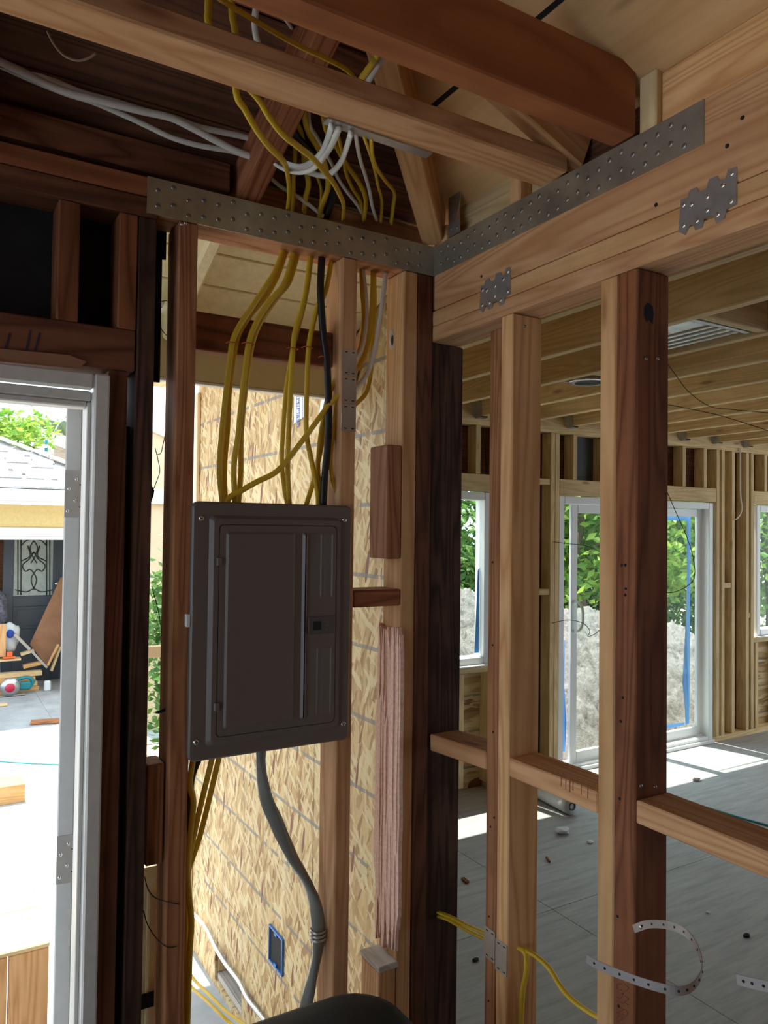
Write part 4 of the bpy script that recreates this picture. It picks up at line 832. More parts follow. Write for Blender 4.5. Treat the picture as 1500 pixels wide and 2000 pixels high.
# ---- addition: light housings, things on the floor, loose wires
def cr_f(a, b): return PZ(800+a/2.143, 1400+b/2.143, 0)
t1 = empty('light_housing', (2.6, 2.0, 2.6), 'open foil-lined square light housing between the pale joists', 'light')
bx('housing_pan', 2.475, 2.70, 1.79, 2.20, 2.536, 2.54, M['foil'], t1)
for k in range(4): bx('pan_ridge', 2.50+.05*k, 2.515+.05*k, 1.80, 2.19, 2.529, 2.5355, M['foil'], t1)
bx('housing_rail', 2.34, 2.70, 2.205, 2.222, 2.525, 2.58, M['steel'], t1); bx('housing_rail', 2.34, 2.70, 1.768, 1.785, 2.525, 2.58, M['steel'], t1)
for q in (t1,): pass
bx('junction_box', 2.36, 2.46, 1.80, 1.95, 2.53, 2.64, M['steel'], t1)
t2 = empty('recessed_light', (2.93, 2.83, 2.55), 'round recessed light can hung between the pale joists', 'light')
lathe('can_ring', [(.075, -.02), (.105, -.02), (.105, -.014), (.082, -.012), (.08, .10), (0, .10)], M['foil'], t2, 24, Matrix.Translation((2.93, 2.83, 2.55)))
bx('hanger_bar', 2.75, 3.117, 2.70, 2.712, 2.548, 2.57, M['steel'], t2); bx('hanger_bar', 2.75, 3.117, 2.95, 2.962, 2.548, 2.57, M['steel'], t2)
bx('thermal_tag', 3.03, 3.05, 2.80, 2.83, 2.52, 2.55, M['orangep'], t2)
rl = empty('plastic_roll', (3.45, 3.6, 0), 'roll of white sheeting lying on the subfloor', 'roll')
pa, pb_ = V((3.45, 3.45, .055)), V((3.50, 4.0, .055))
sweep('sheeting_roll', [pa, pa.lerp(pb_, .33), pa.lerp(pb_, .66), pb_], [(.055*math.cos(a*.45)*(1+.02*(a % 2)), .055*math.sin(a*.45)) for a in range(14)], M['paper'], rl, 3)
d_ = (pb_-pa).normalized(); ex = V((0, 0, 1)); lathe('core_tube', [(.018, -.002), (.026, -.003), (.026, .001), (.018, .001), (.017, .03), (0, .03)], M['cloth'], rl, 14, axes(pa-d_*.003, d_.cross(ex), ex, d_))
cord = sweep('teal_cord', [PZ(1290, 1545, .006), PZ(1340, 1563, .006), PZ(1400, 1583, .006), PZ(1500, 1612, .006), PZ(1700, 1660, .006)], oval(.006), M['teal'], None, 6); tag(cord, 'teal cord lying across the subfloor behind the post', 'cord')
def crumple(name, p, r, mat, lab, cat='scrap', sx=1.4, flat=.45):
    bm = bmesh.new(); bmesh.ops.create_icosphere(bm, subdivisions=2, radius=r)
    for v in bm.verts:
        n = noise.noise(v.co*(2.2/r)+V((p.x*7, p.y*5, 0))); v.co = v.co*(1+.55*n); v.co.z *= flat; v.co.x *= sx
    mz = min(v.co.z for v in bm.verts)
    return tag(from_bm(name, bm, mat, None, False, Matrix.Translation((p.x, p.y, p.z-mz))), lab, cat)
crumple('paper_scrap', cr_f(640, 488), .035, M['paper'], 'crumpled white paper scrap on the subfloor'); crumple('paper_scrap', cr_f(755, 528), .014, M['paper'], 'tiny white chip near the crumpled paper')
crumple('debris', cr_f(1200, 268), .022, M['grey_wood'], 'small chip lying in the sun patch'); crumple('debris', cr_f(1410, 920), .013, M['black'], 'black crumb on the subfloor beyond the metal strap')
crumple('debris', cr_f(275, 1022), .012, M['black'], 'dark crumb on the subfloor below the corner post'); crumple('debris', cr_f(1248, 822), .008, M['paper'], 'white fleck on the subfloor beyond the post')
o = board('wood_chip', cr_f(222, 682)+V((0, 0, .008)), cr_f(243, 700)+V((0, 0, .008)), .02, .012, M['old']); tag(o, 'dark wood chip on the subfloor beside the corner post', 'scrap')
o = board('wood_chip', cr_f(572, 592)+V((0, 0, .006)), cr_f(586, 612)+V((0, 0, .006)), .012, .01, M['old']); tag(o, 'thin dark wood chip on the subfloor between the studs', 'scrap')
def wire(pts, lab, r=.0008): return tag(sweep('thin_wire', pts, oval(r, None, 5), M['wire'], None, 6), lab, 'wire')
wire([PX(1296, 945, 1.31), PX(1320, 1000, 1.34), PX(1340, 1045, 1.36), PX(1354, 1090, 1.37), PX(1356, 1128, 1.37), PX(1340, 1146, 1.36), PX(1318, 1156, 1.34), PX(1297, 1158, 1.31)], 'thin black wire looping out right of the doubled post')
wire([PX(1298, 703, 1.30), PX(1318, 730, 1.34), PX(1345, 765, 1.38), PX(1385, 793, 1.42), PX(1430, 800, 1.46), PX(1520, 808, 1.5)], 'thin black wire trailing across the joists, upper one'); wire([PX(1300, 790, 1.30), PX(1330, 795, 1.34), PX(1400, 810, 1.4), PX(1460, 828, 1.45), PX(1520, 848, 1.5)], 'thin black wire trailing across the joists, lower one')
wire([PX(1078, 1217, 1.35), PX(1110, 1211, 1.35), PX(1138, 1217, 1.34), PX(1152, 1232, 1.33), PX(1148, 1243, 1.33), PX(1162, 1238, 1.32), PX(1180, 1222, 1.31), PX(1199, 1203, 1.30)], 'thin black wire in front of the sliding door handle'); wire([PX(1080, 1058, 1.35), PX(1110, 1062, 1.34), PX(1145, 1066, 1.33), PX(1172, 1078, 1.31)], 'short thin wire high in front of the sliding door')
wire([PY(305, 593, 1.84), PY(318, 588, 1.84), PY(332, 588, 1.84)], 'thin rusty wire across the narrow gap under the eave', .0010); wire([PY(304, 614, 1.84), PY(310, 632, 1.84), PY(318, 647, 1.84), PY(330, 660, 1.84)], 'thin wire sagging in the narrow gap under the eave', .0010)
wire([PY(303, 875, 1.84), PY(308, 895, 1.84), PY(312, 920, 1.84), PY(306, 940, 1.84), PY(300, 955, 1.84)], 'kinked thin wire in the narrow gap by the tan panel', .0010); wire([PY(324, 842, 1.84), PY(318, 870, 1.84), PY(314, 885, 1.84), PY(306, 888, 1.84)], 'short hooked wire in the narrow gap', .0010)
wire([PY(296, 1145, 1.84), PY(306, 1180, 1.84), PY(313, 1215, 1.84), PY(317, 1260, 1.84), PY(316, 1290, 1.84)], 'long thin wire hanging in the narrow gap', .0010)
wire([PY(282, 1712, 1.80), PY(290, 1738, 1.79), PY(303, 1753, 1.78), PY(330, 1762, 1.748), PY(350, 1766, 1.747)], 'thin wire across the foot of the stud, upper one', .0012); wire([PY(280, 1778, 1.80), PY(288, 1805, 1.79), PY(305, 1832, 1.77), PY(328, 1850, 1.748), PY(345, 1848, 1.747)], 'thin wire across the foot of the stud, lower one', .0012)
for k in range(2):
    o = board('bent_nail', PY(304+4*k, 1392+k, 1.80), PY(327, 1382+3*k, 1.79), .004, .004, M['wire'], None); tag(o, ('upper' if k == 0 else 'lower')+' dark nail sticking out of the stud left of the panel', 'nail')
wc = tag(sweep('loose_cable', [PY(1446, 860, FY-.01), PY(1446, 960, FY-.012), PY(1449, 995, FY-.02), PY(1440, 1012, FY-.02), PY(1432, 1015, FY)], oval(.006), M['wcable'], None, 6), 'loose white cable hanging on the far window wall', 'cable')
# cobweb under the flat timber
cw = sweep('cobweb', [PZ(92, 60, 2.58), PZ(105, 85, 2.57), PZ(125, 108, 2.56), PZ(150, 118, 2.555), PZ(172, 114, 2.56), PZ(188, 104, 2.57)], oval(.0024, .0012, 5), M['web'], None, 4); tag(cw, 'dusty sagging cobweb on the dark roof boards', 'cobweb')
# ---- nail heads and a knot on the framing
for u, v in ((1216, 1363), (1212, 1409), (1210, 1560), (1206, 1790), (1208, 1965), (1214, 1104), (1221, 1104), (1222, 1150), (1221, 1162)): nailhead(PX(u, v, B0-.0005), (-1, 0, 0), wr, 'hole', .003, 'nail_hole')
for u, v in ((962, 1098), (962, 1260), (963, 1430), (965, 1597), (958, 1615), (955, 1790), (954, 1955)): nailhead(PX(u, v, B0-.0005), (-1, 0, 0), wr, 'hole', .0026, 'nail_hole')
for u, v in ((1262, 700), (1285, 700), (1025, 637), (1252, 1535), (1280, 1537)): p = PY(u, v, 1.0315 if u > 1100 else 1.4105); nailhead(p, (0, -1, 0), wr, 'nail', .004, 'nail')
for u, v in ((1058, 360), (1281, 400), (940, 540), (1450, 230), (1420, 285)): nailhead(PX(u, v, B0-.0005), (-1, 0, 0), wr, 'hole', .004, 'nail_hole')
for u, v in ((355, 438), (363, 436)): nailhead(PY(u, v, A0-.0005), (0, -1, 0), wl, 'chrome', .004, 'nail')
lathe('knot', [(0, .002), (.5, .0015), (.85, .001), (1, -.001)], M['grey_wood'], wl, 14, axes(PX(765, 662, 1.1046), (0, .016, 0), (0, 0, .032), (-1, 0, 0)))
lathe('knot', [(0, .0012), (.6, .001), (1, -.001)], M['char'], wl, 12, axes(PX(766, 664, 1.1034), (0, .009, 0), (0, 0, .020), (-1, 0, 0)))
# ---- cream panelled door leaf standing outside the narrow gap
cdn = empty('cupboard_door', (.50, 1.95, GZ0 := -.545), 'cream panelled door standing outside low in the narrow gap', 'door')
zt_ = PY(296, 1690, 1.95).z
bx('door_board', .455, .572, 1.95, 1.975, GZ0, zt_, M['cream'], cdn); bx('panel_moulding', .488, .496, 1.943, 1.9495, GZ0+.1, zt_-.06, M['cream'], cdn); bx('panel_moulding', .515, .523, 1.943, 1.9495, GZ0+.1, zt_-.02, M['cream'], cdn)
bx('black_band', .454, .573, 1.938, 1.9425, PY(296, 1966, 1.94).z, PY(296, 1937, 1.94).z, M['rubber'], cdn)

# =================================================================== OUTDOORS
GZ = -.545
# ---- garage across the yard
GY, EY = 11.2, 10.5
ga = empty('garage', (0, GY, GZ), 'yellow stucco garage with pale shingle hip roof across the yard', 'garage')
zE = 2.22; XR = 2.39; GS = .46
zg = [PY(60, v, GY).z for v in (985, 1030, 1047)]
bx('wall', -5, 1.95, GY, GY+.15, zg[1], zE+.2, M['stucco'], ga); bx('wall', 1.72, 1.95, GY, GY+.15, GZ, zg[1]-.001, M['stucco'], ga)
bx('opening_trim', -5, 1.72, GY-.03, GY+.10, zg[2], zg[1]-.001, M['gwhite'], ga); bx('opening_trim', -5, 1.72, GY-.015, GY+.08, zg[2]-.05, zg[2]-.001, M['gwhite'], ga)
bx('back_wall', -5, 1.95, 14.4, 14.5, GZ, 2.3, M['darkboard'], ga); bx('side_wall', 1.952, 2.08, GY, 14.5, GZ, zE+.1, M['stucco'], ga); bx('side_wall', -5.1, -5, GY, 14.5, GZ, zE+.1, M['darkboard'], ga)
bx('gutter', -5.3, XR, EY-.09, EY-.005, PY(60, 978, EY).z, zE-.02, M['gwhite'], ga, .012); bx('soffit', -5.2, XR-.05, EY, GY-.001, zE-.10, zE-.07, M['stucco'], ga); bx('fascia', -5.3, XR, EY-.004, EY+.02, PY(60, 986, EY).z, zE-.01, M['gwhite'], ga)
def zr(y): return zE+GS*(y-EY)
D = 2.0
rf = slab('roof', [(-5.4, EY, zr(EY)), (XR, EY, zr(EY)), (XR-D, EY+D, zr(EY+D)), (-5.4, EY+D, zr(EY+D))], .02, M['shingle'], ga)
slab('roof', [(XR, EY, zr(EY)), (XR, EY+2*D, zr(EY)), (XR-D, EY+D, zr(EY+D))], .02, M['shingle'], ga); slab('roof', [(-5.4, EY+D, zr(EY+D)), (XR-D, EY+D, zr(EY+D)), (XR, EY+2*D, zr(EY)), (-5.4, EY+2*D, zr(EY))], .02, M['shingle'], ga)
rn = random.Random(11); yy = EY+.0; row = 0; nn = V((0, -GS, 1)).normalized(); sl = V((0, 1, GS)).normalized()
while yy < EY+D-.1:
    x = -.9+.13*(row % 3)
    while x < XR-(yy-EY)-.20:
        wdt = .19+.13*rn.random()
        if rn.random() < .62:
            c0 = V((x+wdt/2, yy, zr(yy)))+nn*.034
            board('shingle', c0-V((wdt/2, 0, 0))+sl*.07, c0+V((wdt/2, 0, 0))+sl*.07, .15, .022, M['shingle'], rf, nn, .002)
        x += wdt+.02+.06*rn.random()
    yy += .128; row += 1
for k in range(9):
    t = .06+.22*k; p = V((XR-t, EY+t, zr(EY+t)+.05)); q = V((XR-t-.21, EY+t+.21, zr(EY+t+.21)+.065)); board('hip_shingle', p, q, .20, .02, M['shingle'], rf, (0, 0, 1), .003)
# ---- inside the garage opening
dr = empty('panel_door', (1.0, 12.3, GZ), 'dark grey panelled door with leaded glass leaning in the garage', 'door')
DY = 12.3
def gp(u, v, y=DY): p = PY(u, v, y); return p
a, b = gp(8, 1040), gp(119, 1345); dx0, dx1, dz1, dz0 = a.x, b.x, a.z, GZ
def dbox(nm, u0, u1, v0, v1, y0, y1, mat, parent, bev=.006):
    p, q = gp(u0, v0), gp(u1, v1); return bx(nm, p.x, q.x, y0, y1, q.z, p.z, M[mat], parent, bev)
bx('stile', dx0, gp(27, 1100).x, DY, DY+.045, dz0, dz1, M['dgrey'], dr); bx('stile', gp(104, 1100).x, dx1, DY, DY+.045, dz0, dz1, M['dgrey'], dr)
xa, xb = gp(27, 1100).x+.001, gp(104, 1100).x-.001
bx('rail', xa, xb, DY, DY+.045, gp(60, 1052).z, dz1, M['dgrey'], dr); bx('rail', xa, xb, DY, DY+.045, gp(60, 1184).z, gp(60, 1164).z, M['dgrey'], dr); bx('rail', xa, xb, DY, DY+.045, dz0, gp(60, 1228).z, M['dgrey'], dr); bx('door_panel', xa, xb, DY+.012, DY+.035, gp(60, 1228).z+.001, gp(60, 1184).z-.001, M['dgrey'], dr); bx('raised_panel', xa+.06, xb-.06, DY+.002, DY+.0115, gp(60, 1222).z, gp(60, 1190).z, M['dgrey'], dr, .008)
gl = bx('leaded_glass', xa, xb, DY+.014, DY+.026, gp(60, 1163.5).z, gp(60, 1052.5).z, M['obscure'], dr, .002)
def came(l): sweep('came', [gp(u, v, DY+.012) for u, v in l], oval(.009, None, 5), M['lead'], gl, 3)
gx = lambda f: 29+74*f
for f in (.08, .16, .84, .92): came([(gx(f), 1054), (gx(f), 1108), (gx(f), 1162)])
came([(gx(.16), 1066), (gx(.3), 1056), (gx(.5), 1053), (gx(.7), 1056), (gx(.84), 1066)]); came([(gx(0), 1152), (gx(.3), 1156), (gx(.5), 1150), (gx(.7), 1156), (gx(1), 1152)])
for s in (1, -1):
    h = lambda d: .5+s*d
    came([(gx(.5), 1056), (gx(h(.10)), 1070), (gx(h(.02)), 1088), (gx(h(-.08)), 1100)]); came([(gx(h(0)), 1078), (gx(h(.12)), 1092), (gx(h(.30)), 1104), (gx(h(.22)), 1116), (gx(h(.10)), 1112), (gx(h(-.02)), 1122), (gx(h(-.07)), 1134), (gx(h(0)), 1150)]); came([(gx(h(.16)), 1066), (gx(h(.10)), 1086), (gx(h(.34)), 1096)])
lathe('door_knob', [(0, .05), (.025, .045), (.03, .03), (.012, .02), (.012, 0), (.03, 0)], M['chrome'], dr, 12, axes(gp(110, 1140), (1, 0, 0), (0, 0, 1), (0, -1, 0)))
o = prism('plywood_sheet', [(gp(u, v, 11.9).x, gp(u, v, 11.9).z) for u, v in ((118, 1128), (134, 1128), (134, 1240), (92, 1302), (58, 1258))], .02, M['lid'], None, axes((0, 11.9, 0), (1, 0, 0), (0, 0, 1), (0, -1, 0))); tag(o, 'brown sheet of plywood leaning in front of the grey door', 'sheet')
def gboard(nm, u0, v0, u1, v1, y, w, t, mat, lab, grp=None, up=(0, 0, 1)):
    return tag(board(nm, gp(u0, v0, y), gp(u1, v1, y), w, t, M[mat], None, up), lab, 'board', grp)
bz = GZ+.0
LGN = 'lumber stacked in the garage opening'
for k, (x1, lab, y0) in enumerate(((1.36, 'lowest board of the lumber stack in the garage', 11.55), (1.34, 'second board of the lumber stack in the garage', 11.58), (1.31, 'third board of the lumber stack in the garage', 11.55), (1.40, 'topmost board of the lumber stack in the garage', 11.60))):
    tag(bx('lumber_board', -1.2, x1, y0, y0+.14, bz+.001+.066*k, bz+.063+.066*k, M['pale'] if k % 2 else M['new'], None, .004), lab, 'board', LGN)
SG = 'scrap wood piled behind the lumber stack'
gboard('scrap_board', 28, 1238, 58, 1268, 11.75, .12, .04, 'grey_wood', 'grey scrap board slanting beside the white bag', SG); gboard('scrap_board', 40, 1278, 66, 1270, 11.72, .09, .04, 'pale', 'short pale scrap board below the slanting one', SG)
gboard('scrap_board', 60, 1270, 92, 1304, 11.68, .03, .03, 'grey_wood', 'thin pale stick slanting onto the lumber stack', SG); gboard('scrap_board', 93, 1300, 114, 1258, 11.70, .05, .03, 'new', 'narrow batten leaning on the brown sheet', SG); gboard('scrap_board', 100, 1310, 118, 1262, 11.74, .10, .03, 'pale', 'pale board leaning at the edge of the brown sheet', SG)
gboard('scrap_board', -20, 1290, 40, 1286, 11.70, .16, .03, 'pale', 'flat board under the orange piece', SG); gboard('scrap_board', 45, 1302, 80, 1294, 11.74, .10, .05, 'new', 'orange-brown block behind the lumber stack', SG)
p, q = gp(-30, 1220, 11.66), gp(11, 1282, 11.66); tag(bx('plywood_offcut', p.x, q.x, 11.64, 11.67, q.z, p.z, M['new']), 'upright light wood panel at the edge of the doorway view', 'board')
def blob(nm, c, r, mat, parent=None, sc=(1, 1, 1), amp=.25, sub=3):
    bm = bmesh.new(); bmesh.ops.create_icosphere(bm, subdivisions=sub, radius=1)
    for v in bm.verts:
        n = noise.noise(v.co*1.7+V((c.x*3, c.z*5, 1)))+.5*noise.noise(v.co*4.1); v.co = V((v.co.x*r*sc[0], v.co.y*r*sc[1], v.co.z*r*sc[2]))*(1+amp*n)
    return from_bm(nm, bm, M[mat], parent, True, Matrix.Translation(c))
bgc = gp(22, 1245, 11.9); bg_ = empty('plastic_bag', bgc, 'white and blue plastic bag among the scrap wood', 'bag'); blob('bag_body', bgc, .13, 'paper', bg_, (.8, .7, 1.6)); blob('bag_print', gp(20, 1238, 11.80), .05, 'bagblue', bg_, (1, .3, 1.2), .1)
tag(blob('cloth_bundle', gp(-2, 1195, 12.0), .17, 'cloth', None, (.7, .7, 1.7)), 'dark patterned cloth bundle hanging at the garage edge', 'cloth')
p = gp(18, 1283, 11.62); oc = empty('orange_clip', p, 'small orange plastic piece on the scrap boards', 'clip'); bx('clip_base', p.x-.08, p.x+.08, p.y-.03, p.y+.03, p.z-.02, p.z+.005, M['orangep'], oc, .008); bx('clip_grip', p.x-.03, p.x+.04, p.y-.02, p.y+.02, p.z+.0055, p.z+.07, M['orangep'], oc, .012)
# circular saw
sc_ = gp(24, 1333, 11.35); sw = empty('circular_saw', (sc_.x, sc_.y, GZ), 'teal circular saw with red blade centre on the concrete', 'saw')
zc = GZ+.13
lathe('blade_guard', [(0, .0), (.115, .0), (.12, .02), (.12, .05), (.0, .055)], M['steel'], sw, 24, axes((sc_.x-.03, 11.35, zc), (1, 0, 0), (0, 0, 1), (0, -1, 0))); lathe('blade_hub', [(0, .012), (.055, .010), (.06, 0)], M['sawred'], sw, 18, axes((sc_.x-.03, 11.2949, zc-.01), (1, 0, 0), (0, 0, 1), (0, -1, 0)))
bx('base_plate', sc_.x-.2, sc_.x+.16, 11.30, 11.46, GZ+.012, GZ+.02, M['steel'], sw); bx('motor_housing', sc_.x+.08, sc_.x+.24, 11.36, 11.47, zc-.07, zc+.04, M['saw'], sw, .02)
sweep('handle', [(sc_.x+.22, 11.41, zc-.04), (sc_.x+.26, 11.41, zc+.03), (sc_.x+.2, 11.41, zc+.09), (sc_.x+.09, 11.41, zc+.08), (sc_.x+.02, 11.41, zc+.03)], oval(.025), M['saw'], sw, 5); bx('gear_case', sc_.x+.02, sc_.x+.09, 11.35, 11.44, zc-.06, zc+.05, M['steel'], sw, .012)
tag(bx('bottle', 1.415, 1.50, 11.45, 11.53, GZ+.0, GZ+.14, M['paper'], None, .03), 'white jug lying beside the lumber stack end', 'jug')
# scraps on the concrete
p = PZ(90, 1412, GZ); tag(board('plank_scrap', p+V((-.16, .03, .02)), p+V((.14, -.03, .02)), .14, .03, M['mid']), 'reddish plank scrap lying at the edge of the garage shade', 'board'); p = PZ(2, 1380, GZ); tag(board('plank_scrap', p+V((-.2, 0, .02)), p+V((.07, .02, .02)), .09, .03, M['pale']), 'pale plank scrap lying in the garage shade', 'board')
p = PZ(12, 1572, GZ); tag(bx('timber_offcut', p.x-.5, p.x+.14, p.y, p.y+.3, GZ, GZ+.15, M['orange']), 'bright timber offcut lying on the sunlit slab', 'board')
tag(sweep('teal_cord', [PZ(u, v, GZ+.006) for u, v in ((-60, 1480), (0, 1487), (60, 1491), (130, 1494), (200, 1496))], oval(.006), M['teal'], None, 5), 'thin teal cord lying on the sunlit slab', 'cord')
# crate outside the door
ct = empty('wooden_crate', (0, 2.8, GZ), 'rough wooden crate with sunlit top outside the doorway', 'crate')
CY = 2.62; x1 = PY(96, 1900, CY).x; zt = PY(60, 1848, CY).z
wdt = .118
for k in range(6): bx('plank', x1-wdt*(k+1)+.002, x1-wdt*k-.002, CY, CY+.025, GZ, zt-.016, M['new'], ct)
bx('top_board', x1-6*wdt, x1, CY-.002, CY+.26, zt-.015, zt, M['pale'], ct); bx('top_board', x1-6*wdt, x1, CY+.262, CY+.52, zt-.015, zt, M['pale'], ct); bx('side_panel', x1-.025, x1-.001, CY+.026, CY+.52, GZ, zt-.016, M['pale'], ct); bx('side_panel', x1-6*wdt, x1-6*wdt+.024, CY+.026, CY+.52, GZ, zt-.016, M['pale'], ct)
# ---- seen through the narrow gap: glazed frame, tan shed
sf_ = empty('glazed_frame', (.9, 3.6, GZ), 'wood-framed glass panel standing outside behind the narrow gap', 'glass panel')
GYY = 3.4; xl, xr_ = PY(270, 1300, GYY).x, PY(352, 1300, GYY).x; z1_, z0_ = PY(312, 1262, GYY).z, GZ
bx('frame_rail', xl, xr_, GYY, GYY+.035, z1_-.05, z1_, M['tan'], sf_); bx('frame_rail', xl, xr_, GYY, GYY+.035, z0_, z0_+.06, M['tan'], sf_); bx('frame_stile', xl, xl+.045, GYY, GYY+.035, z0_+.061, z1_-.051, M['tan'], sf_); bx('frame_stile', xr_-.045, xr_, GYY, GYY+.035, z0_+.061, z1_-.051, M['tan'], sf_); bx('pane', xl+.046, xr_-.046, GYY+.014, GYY+.02, z0_+.061, z1_-.051, M['glass'], sf_, .001)
sh = empty('tan_shed', (2.6, 9.5, GZ), 'tan shed with a sloping roof edge beyond the yard', 'shed')
SY = 8.7; pL, pR = PY(285, 838, SY), PY(345, 866, SY); zw = PY(315, 957, SY).z
prism('shed_wall', [(pL.x, GZ), (pR.x, GZ), (pR.x, pR.z), (pL.x, pL.z)], .8, M['tan'], sh, axes((0, SY+.8, 0), (1, 0, 0), (0, 0, 1), (0, -1, 0))); bx('shed_fascia', pL.x, pR.x, SY-.08, SY-.001, zw-.16, zw, M['gwhite'], sh)
board('roof_edge', V((pL.x, SY+.4, pL.z+.03)), V((pR.x, SY+.4, pR.z+.03)), .9, .05, M['gwhite'], sh)
# ---- soil heap
tagm = []
def hx(x):
    pts = [(2.6, -.56), (3.2, .5), (3.9, 1.0), (4.9, 1.10), (6.3, .86), (7.3, .80), (8.1, .66), (8.6, .36), (9.0, -.05), (9.7, -.56)]
    if x <= pts[0][0] or x >= pts[-1][0]: return -.56
    for (a, za_), (b, zb_) in zip(pts, pts[1:]):
        if a <= x <= b: return za_+(zb_-za_)*(x-a)/(b-a)
nx, ny = 240, 130; vs = []; fs = []
for j in range(ny+1):
    for i in range(nx+1):
        x = 2.4+7.5*i/nx; y = 4.62+3.9*j/ny; s = (y-6.55)/1.93; f = max(0, 1-abs(s)**1.35)
        z = -.58+(hx(x)+.56)*f; w_ = min(1, f*3)
        z += w_*(.10*noise.noise(V((x*2.2, y*2.2, 0)))+.06*noise.noise(V((x*6, y*6, 3)))+.10*abs(noise.noise(V((x*11, y*11, 5))))+.05*noise.noise(V((x*24, y*24, 9))))
        vs.append((x, y, z))
for j in range(ny):
    for i in range(nx): a = j*(nx+1)+i; fs.append((a, a+1, a+nx+2, a+nx+1))
tag(mk('soil_heap', vs, fs, M['soil'], None, True), 'heap of grey excavated soil outside the sliding door', 'soil heap')
# ---- trees and shrubs
def leaves(name, n, fn, size, mat, parent, seed=1):
    r = random.Random(seed); vs = []; fs = []
    for k in range(n):
        c = fn(r); a = r.uniform(0, 6.28); e = r.uniform(-.9, .9); d = V((math.cos(a)*math.cos(e), math.sin(a)*math.cos(e), math.sin(e)))
        w = d.cross(V((r.uniform(-1, 1), r.uniform(-1, 1), r.uniform(-1, 1)))).normalized(); s = size*r.uniform(.6, 1.25); b = len(vs)
        nn_ = d.cross(w)*s*.12
        vs += [c-d*s, c+w*s*.48-nn_, c+d*s, c-w*s*.48-nn_]; fs += [(b, b+1, b+2), (b, b+2, b+3)]
    o = mk(name, vs, fs, mat, parent); o['kind'] = 'stuff'; return o
def crown(c, rad, nb, seed):
    rr = random.Random(seed); cl = []
    for k in range(nb):
        while True:
            p = V((rr.uniform(-1, 1), rr.uniform(-1, 1), rr.uniform(-1, 1)))
            if p.length < 1: break
        cl.append((c+V((p.x*rad[0], p.y*rad[1], p.z*rad[2])), rr.uniform(.16, .34)))
    def fn(r):
        q, s = r.choice(cl); s *= max(rad)/1.3
        return q+V((r.gauss(0, s), r.gauss(0, s), r.gauss(0, s*.8)))
    return fn
def tree(name, x, y, zc, rad, n, size, mat, lab, seed, trunk=.09, base=GZ, cat='tree', nb=26):
    t = empty(name, (x, y, base), lab, cat, None)
    r = random.Random(seed)
    sweep('trunk', [(x, y, base-.02), (x+.05, y, base+(zc-base)*.4), (x-.06, y+.05, base+(zc-base)*.8), (x+.02, y, zc+rad[2]*.3)], oval(trunk), M['bark'], t, 5)
    for k in range(4):
        a = r.uniform(0, 6.28); h0 = base+(zc-base)*r.uniform(.35, .8)
        sweep('branch', [(x, y, h0), (x+math.cos(a)*rad[0]*.35, y+math.sin(a)*rad[1]*.35, h0+.35), (x+math.cos(a)*rad[0]*.7, y+math.sin(a)*rad[1]*.7, h0+.75)], oval(trunk*.35, None, 6), M['bark'], t, 4)
    leaves('foliage', n, crown(V((x, y, zc)), rad, nb, seed), size, M[mat], t, seed+50); return t
tree('leafy_tree', 6.9, 9.4, 1.75, (1.3, 1.2, 1.9), 5200, .085, 'leafd', 'leafy tree seen through the window beside the corner post', 3)
tree('leafy_tree', 9.15, 9.0, 1.7, (1.15, 1.0, 1.7), 5200, .095, 'leaf', 'bright yellow-green tree behind the open edge of the sliding door', 5)
tree('leafy_tree', 11.3, 9.3, 2.2, (1.5, 1.0, 1.5), 6500, .105, 'leaf', 'bright leafy tree behind the fixed pane of the sliding door', 8)
tree('leafy_tree', 15.3, 9.6, 2.0, (1.9, 1.2, 1.9), 6000, .10, 'leaf', 'leafy tree seen through the window at the far end', 12)
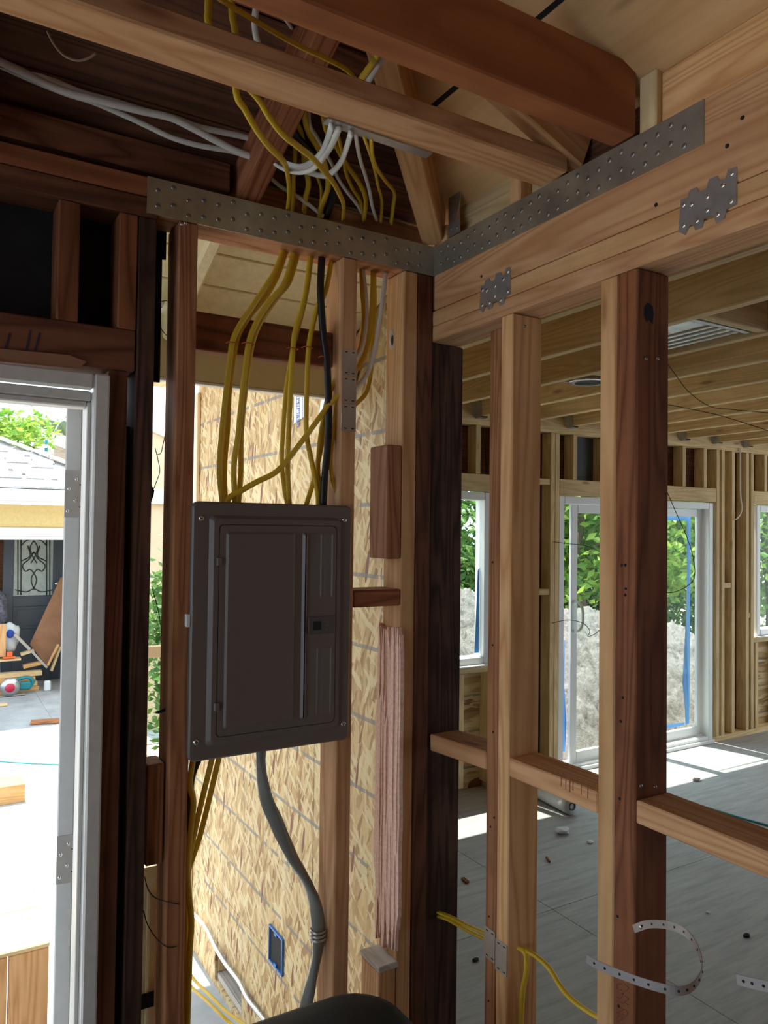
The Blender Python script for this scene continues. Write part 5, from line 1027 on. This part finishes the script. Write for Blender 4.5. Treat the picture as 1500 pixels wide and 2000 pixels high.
tree('dark_shrub', 10.9, 10.8, .9, (2.2, .9, 1.5), 7000, .10, 'leafd', 'dark green shrub under the bright trees beyond the sliding door', 15, .05, GZ, 'shrub', 34); tree('dark_shrub', 7.4, 10.9, .9, (1.9, .9, 1.5), 6000, .10, 'leafd', 'dark green shrub beyond the soil heap', 18, .05, GZ, 'shrub', 30); tree('dark_shrub', 15.0, 11.2, .9, (2.4, .9, 1.5), 6000, .10, 'leafd', 'dark green shrub beyond the window at the far end', 19, .05, GZ, 'shrub', 30)
tree('gap_shrub', 2.22, 7.4, .75, (.28, .4, 1.05), 3500, .055, 'leafd', 'grey-green shrub seen through the narrow gap by the panel stud', 21, .04, GZ, 'shrub', 24)
tree('leafy_tree', 1.15, 16.5, 3.55, (1.0, .8, .40), 1500, .085, 'leaf', 'bright sprawling tree rising behind the garage roof', 25, .07, GZ, 'tree', 20); 
pm = empty('palm_tree', (3.35, 24, GZ), 'distant palm crown beside the door edge', 'tree')
sweep('trunk', [(3.45, 24, GZ), (3.5, 24, 2.0), (3.5, 24, 4.3)], oval(.16), M['bark'], pm, 4)
for k in range(13):
    a = 2*math.pi*k/13; dl = V((math.cos(a), math.sin(a)*.8, 0)); pts = [V((3.5, 24, 4.3))+dl*s+V((0, 0, .95*s-.55*s*s)) for s in (0, .45, .9, 1.35, 1.7)]
    sweep('frond', pts, [(-.10, 0), (0, .03), (.10, 0), (0, -.012)], M['leafp'], pm, 3)
nb_ = empty('neighbour_house', (3.0, 22, GZ), 'roof edge of a neighbouring house behind the garage', 'house')
p, q = PY(100, 866, 20), PY(150, 892, 20); board('roof_slope', p, q+V((.6, 0, -.12)), 3.0, .14, M['gwhite'], nb_, (0, 0, 1)); prism('house_wall', [(p.x, GZ), (q.x+.5, GZ), (q.x+.5, q.z-.2), (p.x, p.z-.06)], 1.5, M['grey_wood'], nb_, axes((0, 21.0, 0), (1, 0, 0), (0, 0, 1), (0, -1, 0)))
vp_ = empty('vent_pipe', (1.2, 12.3, 3.0), 'short pipe on the garage roof', 'vent pipe')
p = PY(90, 880, 11.85); sweep('pipe', [(p.x, 11.85, zr(11.85)-.02), (p.x, 11.85, p.z+.03), (p.x, 11.85, p.z+.16)], oval(.022), M['saw'], vp_, 2); lathe('flashing', [(.07, 0), (.03, .03), (.023, .05)], M['steel'], vp_, 12, Matrix.Translation((p.x, 11.85, zr(11.85)+.03)))
